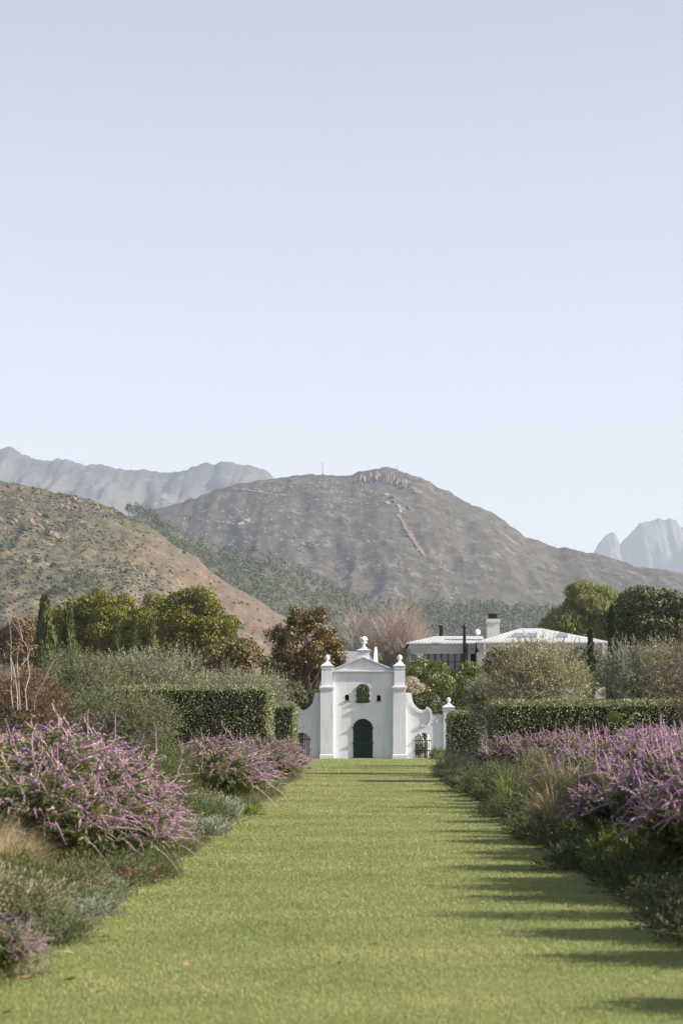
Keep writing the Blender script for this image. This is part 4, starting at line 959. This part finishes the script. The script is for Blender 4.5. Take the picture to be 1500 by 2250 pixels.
# ------------------------------------------------------------------ salvias
def salvia_meshes(seed, H=1.3, spread=.8, lean=(0, 0), n=150, droop=.35, purple=.5):
    r = np.random.default_rng(seed)
    a = r.uniform(0, 2*np.pi, n); q = np.sqrt(r.random(n))
    base = np.stack([np.cos(a)*q*.26, np.sin(a)*q*.26, np.zeros(n)], 1)
    out = np.stack([np.cos(a)*q, np.sin(a)*q, np.zeros(n)], 1)*spread+np.array((lean[0], lean[1], 0))*r.uniform(.4, 1.2, (n, 1))
    hh = H*r.uniform(.62, 1.08, n)*(1-.42*q**2)
    K = 10; s = np.linspace(0, 1, K)[None, :, None]
    dr = droop*r.uniform(.2, 1.5, n)
    p = base[:, None]+out[:, None]*s**1.35
    p[..., 2] += hh[:, None]*(1.12*s[..., 0]-.12*s[..., 0]**2-dr[:, None]*np.clip(s[..., 0]-.55, 0, 1)**2*1.6)
    p[:, 2:] += np.cumsum(r.normal(0, .012, (n, K-2, 3)), 1)
    st_ = p[:, :8]; V, Fq = tubes(st_, np.tile(np.linspace(.006, .0035, 8), (n, 1)), 3); stem = np_mesh('stem', V, [Fq], [M['stem']])
    # flower spikes: the last stretch, refined and curling
    e0 = p[:, 7:]; K2 = 11; s2 = np.linspace(0, 2, K2)
    i = np.minimum(s2.astype(int), 1); fr = (s2-i)[None, :, None]; sp = e0[:, i]*(1-fr)+e0[:, i+1]*fr
    cs = np.linspace(0, 1, K2)[None, :, None]
    sp = sp+r.normal(0, .10, (n, 1, 3))*cs**2+r.normal(0, .035, (n, 1, 3))*np.sin(cs*np.pi*1.6)
    sp[..., 2] -= droop*.12*cs[..., 0]**2*r.uniform(-.4, 1.6, (n, 1))
    rad = .0080*np.linspace(1, .4, K2)[None]*(1+.35*np.sin(np.arange(K2)*2.6)[None])*r.uniform(.75, 1.2, (n, 1))
    m = MB(); V, Fq = tubes(sp, rad, 4); m.add(V, [Fq], 0)
    nf = 44; t = r.random((n, nf))**.9*(K2-1.01); i = t.astype(int); fr = (t-i)[..., None]
    idx = np.arange(n)[:, None]; fp = sp[idx, i]*(1-fr)+sp[idx, i+1]*fr
    fp = fp.reshape(-1, 3); k = len(fp); U = unit(r.normal(0, 1, (k, 3))+np.array((0, 0, .2))); L = r.uniform(.012, .028, k)
    V, Fq = leaves(fp, U, unit(r.normal(0, 1, (k, 3))), L, L*.6, .1)
    pur = r.random(n) < purple; isP = (np.repeat(pur, nf) & (r.random(k) < .7)) | (r.random(k) < .10)
    sel = np.where(isP)[0]; oth = np.where(~isP)[0]
    m.add(V, [Fq[sel]], 1); b = len(V); m.f.setdefault((4, 0), []).append(Fq[oth]+m.n-b)
    bl = m.mesh('blossom', [LM['calyx'], LM['purple']])
    # leaves
    nl_ = 84; t = (r.random((n, nl_))**.75)*7.2; i = np.minimum(t.astype(int), 7); fr = (t-i)[..., None]
    lp = (p[idx, i]*(1-fr)+p[idx, i+1]*fr).reshape(-1, 3); k = len(lp)
    U = unit(r.normal(0, 1, (k, 3))*np.array((1, 1, .5))+np.array((0, 0, .1))); L = r.uniform(.07, .15, k)
    V, Fq = leaves(lp, U, unit(r.normal(0, .5, (k, 3))+np.array((0, 0, 1))), L, L*.23, .05)
    return stem, np_mesh('foliage', V, [Fq], [LM['salvia']]), bl
SV = [salvia_meshes(101, 1.45, .75, (.45, -.05), 170, .75, .25), salvia_meshes(102, 1.4, .7, (.35, 0), 160, .6, .35), salvia_meshes(103, 1.4, .6, (-.18, -.1), 170, .2, .55), salvia_meshes(104, 1.35, .6, (-.1, -.15), 170, .35, .45)]
def salvia(i, x, d, sc, rz, label, group):
    t = thing('salvia_bush', label, 'bush', (x, d, gz_bed(x, d)-.02), rz, group, sc)
    for nm, me in zip(('stem', 'foliage', 'blossom'), SV[i]): link(nm, me, t, kind='stuff' if nm != 'foliage' else None)
gl = 'purple salvias in the left border'; grt = 'purple salvias in the right border'
A = 'mauve salvia of the big arching mass in front of the russet shrub'
for (x, d, s, i) in ((-3.05, 26.8, .9, 0), (-3.75, 27.0, 1.08, 0), (-2.95, 28.4, .74, 1), (-3.5, 29.8, 1.12, 1), (-4.2, 29.0, 1.2, 0), (-4.3, 31.8, 1.24, 1), (-4.0, 31.2, 1.1, 0), (-4.8, 33.0, 1.28, 1), (-2.78, 25.4, .74, 0), (-3.4, 24.6, .88, 0), (-3.95, 25.2, .98, 1)):
    salvia(i, x, d, s, R.uniform(-.35, .35), A, gl)
A = 'mauve salvia of the second left clump, between feathery green shrubs'
for (x, d, s, i) in ((-2.95, 45.5, 1.0, 0), (-3.35, 48.5, 1.1, 1), (-2.85, 49.5, 1.0, 0), (-3.5, 52.5, 1.12, 0)):
    salvia(i, x, d, s, R.uniform(-.35, .35), A, gl)
A = 'mauve salvia of the small clump below the sunlit end of the left hedge'
for (x, d, s, i) in ((-2.8, 66, 1.0, 1), (-3.1, 69.5, 1.1, 0), (-2.65, 72.5, .95, 0)):
    salvia(i, x, d, s, R.uniform(-.3, .3), A, gl)
salvia(1, -2.42, 15.4, .36, .2, 'small low purple salvia beside the silver leaves at the lawn edge', gl)
A = 'upright violet salvia in the row along the foot of the right hedge'
for (x, d, s, i) in ((3.75, 61, 1.08, 2), (4.5, 60, 1.12, 2), (5.3, 59, 1.15, 3), (4.6, 53, 1.12, 2), (5.4, 51, 1.15, 3), (6.1, 52.5, 1.2, 2), (4.7, 46, 1.12, 3), (5.5, 45, 1.2, 2), (6.2, 47, 1.2, 3)):
    salvia(i, x, d, s, R.uniform(-.4, .4), A, grt)
salvia(2, 3.7, 41, .95, .2, 'bright violet salvia beside the dark round bush and brown fountain grass', grt)
A = 'violet salvia of the leaning mass next to the cream-green bush'
for (x, d, s, i) in ((3.6, 27.5, 1.05, 2), (4.0, 29.5, 1.1, 3), (3.65, 25.2, 1.05, 3), (4.2, 27, 1.15, 2), (4.5, 31.5, 1.15, 3), (4.1, 33.5, 1.1, 2), (4.8, 34.5, 1.15, 3), (3.8, 22.5, 1.1, 2), (3.35, 30.8, .92, 3), (3.35, 23.8, .9, 2)):
    salvia(i, x, d, s, R.uniform(-.4, .4), A, grt)
A = 'violet salvia whose shadow falls on the bare end of the lawn'
for (x, d, s, i) in ((3.5, 18.6, 1.0, 3), (3.7, 16.6, .95, 2), (3.5, 13.8, .9, 3)):
    salvia(i, x, d, s, R.uniform(-.4, .4), A, grt)

# ------------------------------------------------------------------ low shrubs, grasses and groundcover in the borders
def dome(x, d, r, h, n=14, br=(.16, .3), ln=.2):
    z = gz_bed(x, d); bm_ = sum(br)/2; top = max(.05, h-bm_*.7-ln*.75); rr = max(.12, r-bm_*.5)
    return cluster((x, d, z+top*.35), (rr, rr, top*.72), n, br, .8, -.6)
def bedshrub(name, label, x, d, r, h, n, length, k, L, W, lm, tm='stem', br=(.16, .3), up=.6, jit=.35, spread=.6, droop=0, flowers=None, cat='bush', nb=14):
    B = dome(x, d, r, h, nb, br, length)
    t = shrub(name, label, cat, d, B, n, length, k, L, W, lm, tm, px=CX+x*F/d, base_z=gz_bed(x, d)-.02, r0=0, up=up, jit=jit, spread=spread, droop=droop, tw=.003)
    if flowers:
        fm, nf, sz = flowers; o = np.array(t.location); Bp = rel(B, o)
        Pt, Nn = blob_points(Bp, nf, (1.0, 1.35), cull=.9); k2 = len(Pt); U = rdir(k2); V, Fq = leaves(Pt, U, rdir(k2), sz*rng.uniform(.6, 1.3, k2), sz*.7, .1)
        link('blossom', np_mesh('blossom', V, [Fq], [LM[fm]]), t, kind='stuff')
    return t
S_ = bedshrub
S_('feathery_shrub', 'feathery fresh-green shrub between the first and second left salvia masses', -3.05, 36.5, .72, 1.58, 1000, .32, 13, .05, .008, 'feather', up=1.0, droop=.3)
S_('feathery_shrub', 'feathery green shrub rising behind the big left salvia mass', -4.3, 41.5, .75, 1.5, 700, .32, 12, .05, .008, 'feather', up=1.0, droop=.3)
S_('feathery_shrub', 'feathery green shrub at the foot of the tall left hedge', -4.1, 56, .8, 1.35, 700, .34, 12, .055, .010, 'feather', up=1.0, droop=.3)
S_('feathery_shrub', 'fine green shrub beside the second left salvia clump', -3.0, 58, .6, 1.15, 620, .3, 12, .055, .010, 'feather', up=.9, droop=.3)
S_('rosemary_bush', 'dark rosemary bush ending the left border near the gateway', -2.75, 80, .55, .95, 700, .3, 13, .05, .010, 'rosemary', up=1.1)
S_('grey_shrub', 'small grey-mauve shrub between the rosemary and the third salvia clump', -2.7, 75.5, .5, .8, 600, .28, 12, .05, .012, 'greygreen', up=.8)
S_('pale_grass_clump', 'pale green grassy clump under the short left hedge', -3.15, 93, .55, .75, 350, .5, 8, .16, .016, 'lime', up=1.3, droop=.9)
S_('silver_groundcover', 'silver-leaved groundcover spreading below the left salvias onto the lawn', -2.42, 36.0, .42, .30, 620, .16, 9, .05, .014, 'silver', up=.5, br=(.12, .2))
S_('silver_groundcover', 'narrow silver tuft in front of the second left salvia clump', -2.45, 41.0, .36, .48, 450, .2, 9, .055, .013, 'silver', up=.9, br=(.12, .2))
S_('green_groundcover', 'low bright green groundcover along the left lawn edge below the second salvias', -2.25, 44.5, .38, .22, 420, .12, 8, .045, .018, 'lime', up=.4, br=(.1, .18))
S_('green_groundcover', 'low grey-green mat at the left lawn edge below the third salvias', -2.3, 56, .42, .26, 420, .14, 8, .045, .016, 'greygreen', up=.4, br=(.1, .18))
S_('red_flowered_shrub', 'low grey-green shrub with dark red flowers spilling over the left lawn edge', -2.5, 24.5, .42, .36, 760, .2, 10, .04, .010, 'greygreen', up=.5, br=(.12, .2), flowers=('red', 900, .032))
S_('red_flowered_shrub', 'low red-flowered shrub tucked under the big left salvia mass', -2.75, 22.4, .42, .36, 700, .2, 10, .04, .010, 'greygreen', up=.5, br=(.12, .2), flowers=('red', 600, .030))
S_('grey_groundcover', 'fine grey groundcover between the red-flowered shrubs and silver leaves', -2.35, 20.9, .34, .24, 600, .13, 10, .035, .009, 'greygreen', up=.4, br=(.1, .16))
S_('dark_salvia_foliage', 'leafy green undergrowth below the big left salvia mass', -2.95, 25.3, .55, .6, 700, .25, 10, .07, .02, 'salvia', up=.3, br=(.16, .25))
S_('grey_shrub', 'grey-green rounded shrub beside the right rosemary', 2.95, 56, .55, 1.05, 900, .28, 13, .045, .012, 'greygreen', up=.8)
S_('rosemary_bush', 'dark spreading rosemary bush at the foot of the low right hedge', 2.95, 78, .75, .85, 900, .34, 14, .05, .011, 'rosemary', up=.9)
S_('rosemary_bush', 'dark rosemary bush in the shade behind the spreading one', 3.6, 82, .8, .95, 800, .34, 14, .05, .011, 'rosemary', up=.9)
S_('silver_shrub', 'tall silver-green shrub left of the dark round bush', 3.45, 50.5, .6, 1.15, 1200, .26, 12, .05, .013, 'creamy', up=.9)
S_('dark_round_shrub', 'dense dark green round bush among the right salvias', 3.55, 45.5, .58, 1.15, 1300, .2, 13, .045, .014, 'ground', up=.3)
S_('creamy_shrub', 'cream-green feathery bush in front of the right salvia mass', 3.25, 34, .52, 1.15, 1200, .26, 13, .045, .011, 'creamy', up=.8)
S_('creamy_shrub', 'cream-green bush deeper inside the right salvia mass', 4.1, 36.5, .55, 1.28, 900, .26, 13, .045, .011, 'creamy', up=.8)
S_('yellow_green_shrub', 'sunlit yellow-green cushion with pink flowers at the right lawn edge', 2.85, 26.6, .42, .46, 900, .16, 10, .04, .014, 'lime', up=.6, br=(.12, .2), flowers=('pinkf', 120, .022))
S_('red_sage', 'wispy shrub with pink-red flowers left of the yellow-green cushion', 2.68, 27.8, .22, .36, 220, .22, 9, .035, .010, 'ground', up=.8, br=(.1, .16), flowers=('pinkf', 60, .022))
GC = []
for (x, d, r, h, lab) in ((2.8, 30.5, .42, .28, 'dark groundcover mat below the cream-green bush'), (3.0, 32.8, .45, .4, 'dark groundcover mat below the fountain grass'), (2.75, 22.8, .45, .34, 'dark blue-green groundcover mat below the yellow-green cushion'), (3.05, 24.6, .5, .4, 'dark groundcover mat deep in the salvia shade'), (2.8, 20.4, .45, .30, 'dark groundcover mat at the shaded bed corner'), (3.0, 18.0, .5, .3, 'dark groundcover mat beyond the shaded bed corner'), (2.75, 39.5, .4, .3, 'dark groundcover mat beside the fountain grass'), (2.8, 62, .5, .35, 'dark groundcover mat below the first right salvias'), (2.9, 67, .5, .5, 'dark low shrub between the rosemary and the right salvias')):
    GC.append((x, d, r, h, lab))
S_('flowering_tuft', 'small pale shrub with orange flowers at the foot of the right pier', 4.25, 113, .4, .6, 350, .25, 10, .06, .02, 'creamy', flowers=('orange', 60, .06))
S_('flowering_tuft', 'low yellow-flowered tuft beside the right side gate', 3.95, 122, .35, .35, 260, .2, 9, .06, .02, 'lime', flowers=('orange', 60, .06))
S_('flowering_tuft', 'green leafy tuft against the white wall by the right pier', 3.85, 125.6, .35, .75, 320, .3, 9, .09, .03, 'citrus')
S_('flowering_tuft', 'dark leafy tuft behind the yellow-flowered one', 4.4, 124.5, .35, .6, 300, .3, 9, .09, .03, 'citrus')

# low mats that hide the soil along both lawn edges
MATS = []
for lm_, L_, W_ in (('greygreen', .035, .011), ('ground', .035, .013), ('feather', .045, .008), ('creamy', .035, .010), ('silver', .035, .010)):
    MATS.append(shoots_mesh(cluster((0, 0, .03), (.42, .42, .10), 14, (.10, .17), .7, -.3), 620, .13, 10, L_, W_, LM[lm_], M['stem'], .45, .4, (.4, .95), .6, 0, .002))
def mat_plant(i, x, d, sc, label, group):
    t = thing('edging_plant', label, 'groundcover', (x, d, gz_bed(x, d)), R.uniform(0, 6.28), group, (sc*R.uniform(.9, 1.3), sc*R.uniform(.9, 1.3), sc))
    link('foliage', MATS[i][0], t); link('stem', MATS[i][1], t, kind='stuff')
for (x, d, r, h, lab) in GC:
    mat_plant(1, x, d, 1.0, lab, 'dark groundcover mats of the right border'); o = [o for o in COL.objects if o.get('label') == lab][0]
    o.scale = (r/.5, r/.5, h/.30)
d = 13.2
while d < 78:
    if 17.5 < d < 25.5: mat_plant(R.choice((4, 0)), LX(d)-R.uniform(.15, .35), d, R.uniform(.6, .8), 'low greyish edging plant among the lamb\'s ear', 'greyish edging plants of the left border')
    elif not 34.5 < d < 42: mat_plant(R.choice((0, 2, 3)), LX(d)-R.uniform(.16, .34), d, R.uniform(.65, .95), 'low edging plant where the left border meets the lawn', 'edging plants of the left border')
    if not 22.5 < d < 32: mat_plant(R.choice((0, 2, 3)), LX(d)-R.uniform(.75, 1.2), d+.4, R.uniform(1.0, 1.6), 'knee-low filler plant one step inside the left border', 'filler plants of the left border')
    mat_plant(R.choice((1, 1, 0)), RX(d)+R.uniform(.22, .42), d, R.uniform(.75, 1.2), 'low edging plant where the right border meets the lawn', 'edging plants of the right border')
    mat_plant(R.choice((1, 0)), RX(d)+R.uniform(.85, 1.3), d+.4, R.uniform(1.0, 1.6), 'knee-low filler plant one step inside the right border', 'filler plants of the right border')
    d += .85+d*.022

# dry ornamental grasses
def grass_clump(name, label, x, d, n, H, spread, lm, width=.006, plume=None, lean=0.0):
    t = thing(name, label, 'grass', (x, d, gz_bed(x, d)-.02))
    a = rng.uniform(0, 2*np.pi, n); q = rng.uniform(.15, 1, n); K = 7; s = np.linspace(0, 1, K)[None]
    ln = H*rng.uniform(.6, 1.1, n); o = q*spread
    rad_ = (.05+o[:, None]*s**1.5)
    zz = ln[:, None]*(s*1.25-.45*q[:, None]*s**2.2)
    p = np.stack([np.cos(a)[:, None]*rad_+lean*s**2, np.sin(a)[:, None]*rad_, zz], -1)
    V, Fq = ribbons(p, np.tile(width*np.array((1, 1, .95, .85, .7, .45, .1)), (n, 1)))
    link('foliage', np_mesh('foliage', V, [Fq], [LM[lm]]), t)
    if plume:
        k = rng.choice(n, plume, replace=False); e = p[k, 4:]*1.0; e[..., 2] += .10
        V, Fq = tubes(e, np.tile(np.array((.003, .006, .002)), (plume, 1)), 5); m = MB(); m.add(V, [Fq])
        c = np.repeat(e[:, 1], 14, 0)+rng.normal(0, .02, (plume*14, 3)); V, Fq = leaves(c, rdir(len(c)), rdir(len(c)), .035, .004, 0); m.add(V, [Fq])
        m.build('blossom', LM['tan'], t, kind='stuff')
    return t
grass_clump('dry_grass_clump', 'straw-coloured grass clump at the near left border', -3.15, 21.6, 1500, .5, .42, 'tan', .005, 0, .12)
grass_clump('dry_grass_clump', 'second straw-coloured grass clump behind the first on the left', -3.5, 22.8, 1300, .55, .5, 'tan', .005, 0, .12)
grass_clump('fountain_grass', 'brown fountain grass with pale plumes beside the bright violet salvia', 3.0, 37.2, 1500, .95, .62, 'browngrass', .006, 20, -.1)
grass_clump('fountain_grass', 'small brown fountain grass leaning over the right lawn edge', 2.72, 35.4, 900, .62, .5, 'browngrass', .006, 14, -.12)
grass_clump('agapanthus', 'strappy bright green agapanthus at the right lawn edge', 2.85, 47.8, 150, .62, .45, 'lime', .030)
grass_clump('agapanthus', 'smaller strappy green clump in front of the agapanthus', 2.7, 44.6, 110, .5, .36, 'feather', .026)
grass_clump('pale_strap_plant', 'spray of pale strappy leaves at the foot of the short left hedge', -2.65, 95.5, 120, .8, .55, 'lime', .04)
# soft silver leaves by the left lawn edge
def rosette(label, x, d, n, L, lm):
    t = thing('lambs_ear', label, 'plant', (x, d, gz_bed(x, d)))
    for i in range(n):
        a = R.uniform(0, 6.28); el = R.uniform(.15, 1.0); c = np.array((math.cos(a)*math.cos(el), math.sin(a)*math.cos(el), math.sin(el)))
        s = np.linspace(0, 1, 6)[:, None]; ll = L*R.uniform(.6, 1.15); p = c*ll*s+np.array((math.cos(a), math.sin(a), 0))*.06; p[:, 2] -= .35*ll*(s[:, 0]**2)
        V, Fq = ribbons(p[None], np.array([[.3, .8, 1, .9, .6, .08]])*ll*.24); link('leaf', np_mesh('leaf', V, [Fq], [LM[lm]]), t, (R.gauss(0, .12), R.gauss(0, .17), .01))
rosette('silvery lamb\'s ear cushion at the left lawn edge below the straw grass', -2.72, 19.4, 150, .15, 'silver')
rosette('silvery lamb\'s ear cushion touching the fine grey groundcover', -2.6, 18.2, 130, .13, 'silver')
rosette('lamb\'s ear cushion beside the small low purple salvia', -2.55, 16.8, 100, .13, 'silver')
rosette('pale broad-leaved plant under the big left salvia mass', -2.8, 23.6, 40, .2, 'silver')
# castor-oil plant with big palmate leaves
def palmate(r):
    pts = []
    for k in range(8):
        a = math.radians(-150+k*300/7); pts.append((r*.98*math.cos(a+math.pi/2), r*.98*math.sin(a+math.pi/2)))
        if k < 7: b = a+math.radians(150/7); pts.append((r*.72*math.cos(b+math.pi/2), r*.72*math.sin(b+math.pi/2)))
    V = [(0, 0, 0)]+[(x, y, -.25*(x*x+y*y)/r) for x, y in pts]; n = len(pts)
    return np_mesh('leaf', V, [[(0, i+1, i+2) for i in range(n-1)]], [LM['castor']])
pal = palmate(.17)
def castor(label, x, d, H, n):
    t = thing('castor_plant', label, 'plant', (x, d, gz_bed(x, d)-.02))
    V, Fq = tubes(np.array([[(0, 0, 0), (.03, 0, H*.5), (0, .02, H*.9)]]), np.array([[.02, .016, .01]]), 7); link('stem', np_mesh('stem', V, [Fq], [M['stem']]), t)
    for i in range(n):
        a = i*2.4; rr3 = R.uniform(.12, .34); o = link('leaf', pal, t, (math.cos(a)*rr3, math.sin(a)*rr3, H*R.uniform(.62, 1.02)))
        o.rotation_euler = (R.uniform(.2, 1.0), R.uniform(-.5, .5), a); s = R.uniform(.6, 1.2); o.scale = (s, s, s)
castor('broad-leaved castor plant rising above the salvias against the right hedge', 6.0, 55.5, 1.75, 16)
castor('smaller broad-leaved plant between salvias left of the castor plant', 4.7, 56.5, 1.45, 8)
castor('broad-leaved plant half hidden in the salvias right of the castor plant', 5.6, 42, 1.5, 9)
# tall seed stalk
t = thing('seed_stalk', 'single tall pale seed stalk standing above the right salvias', 'plant', (X(1247, 43), 43, .2))
V, Fq = tubes(np.array([[(0, 0, 0), (.01, 0, .8), (0, 0, 1.45)]]), np.array([[.008, .007, .003]]), 5); link('stem', np_mesh('stem', V, [Fq], [M['pale_bark']]), t)
c = np.stack([rng.normal(0, .03, 60), rng.normal(0, .03, 60), rng.uniform(.9, 1.45, 60)], 1); V, Fq = leaves(c, rdir(60), rdir(60), .05, .012); link('foliage', np_mesh('foliage', V, [Fq], [LM['creamy']]), t)

# ------------------------------------------------------------------ fallen leaves on the lawn
M['dry_leaf'] = plain('fallen_leaf', (.24, .145, .080), .7, .35, 40)
def fallen(px, py, L, label, rz):
    D = F*CZ/(py-HY); s = np.linspace(0, 1, 6); w = np.array((.04, .30, .42, .36, .22, .02))*L
    V = []
    for a, b in zip(s, w): V += [((a-.5)*L, -b, .014+.18*L*abs(a-.5)+.25*b), ((a-.5)*L, 0, .008+.22*L*abs(a-.5)), ((a-.5)*L, b, .014+.18*L*abs(a-.5)+.32*b)]
    Fq = []
    for i in range(5):
        for k in range(2): Fq.append((i*3+k, (i+1)*3+k, (i+1)*3+k+1, i*3+k+1))
    o = link('fallen_leaf', np_mesh('fallen_leaf', V, [Fq], [M['dry_leaf']]), None, (X(px, D), D, .028)); o.rotation_euler = (R.uniform(-.35, .35), R.uniform(-.3, .3), rz)
    tag(o, label, 'leaf', 'fallen leaves on the lawn')
A = 'dry brown leaf lying on the open lawn'
for (px, py, L, rz) in ((412, 2136, .075, .2), (157, 2166, .085, -.3), (216, 2194, .07, 1.1), (366, 1976, .055, .7), (702, 2112, .04, 2), (745, 2130, .04, .4), (1406, 2201, .05, 1.6), (20, 2240, .06, .1), (1000, 2100, .03, .9), (590, 1908, .03, .3)):
    fallen(px, py, L, A, rz)
A = 'dry tan leaf caught at the left border edge'
for (px, py, L, rz) in ((132, 2060, .075, .5), (185, 2035, .06, 1.5), (60, 2165, .08, .1), (40, 2150, .07, .9), (640, 1762, .09, .4)):
    fallen(px, py, L, A, rz)
A = 'orange-brown leaf lying at the right border edge'
for (px, py, L, rz) in ((1132, 1824, .10, .1), (1065, 1785, .09, .5), (1080, 1784, .08, 1.2)):
    fallen(px, py, L, A, rz)

# ------------------------------------------------------------------ air
hz = bpy.data.materials.new('valley_haze'); hz.use_nodes = True; hn = hz.node_tree
for n_ in list(hn.nodes):
    if n_.type == 'BSDF_PRINCIPLED': hn.nodes.remove(n_)
pv = hn.nodes.new('ShaderNodeVolumePrincipled'); pv.inputs['Color'].default_value = (.72, .83, 1.0, 1); pv.inputs['Density'].default_value = 6.5e-5; pv.inputs['Anisotropy'].default_value = .0
hn.links.new(pv.outputs[0], hn.nodes['Material Output'].inputs['Volume'])
MB().box(-16500, 16500, -600, 14800, -8, 1090).build('haze', hz, kind='stuff')
print('TRIS', len(bpy.data.objects), sum(sum(len(p.vertices)-2 for p in me.polygons) for me in bpy.data.meshes))
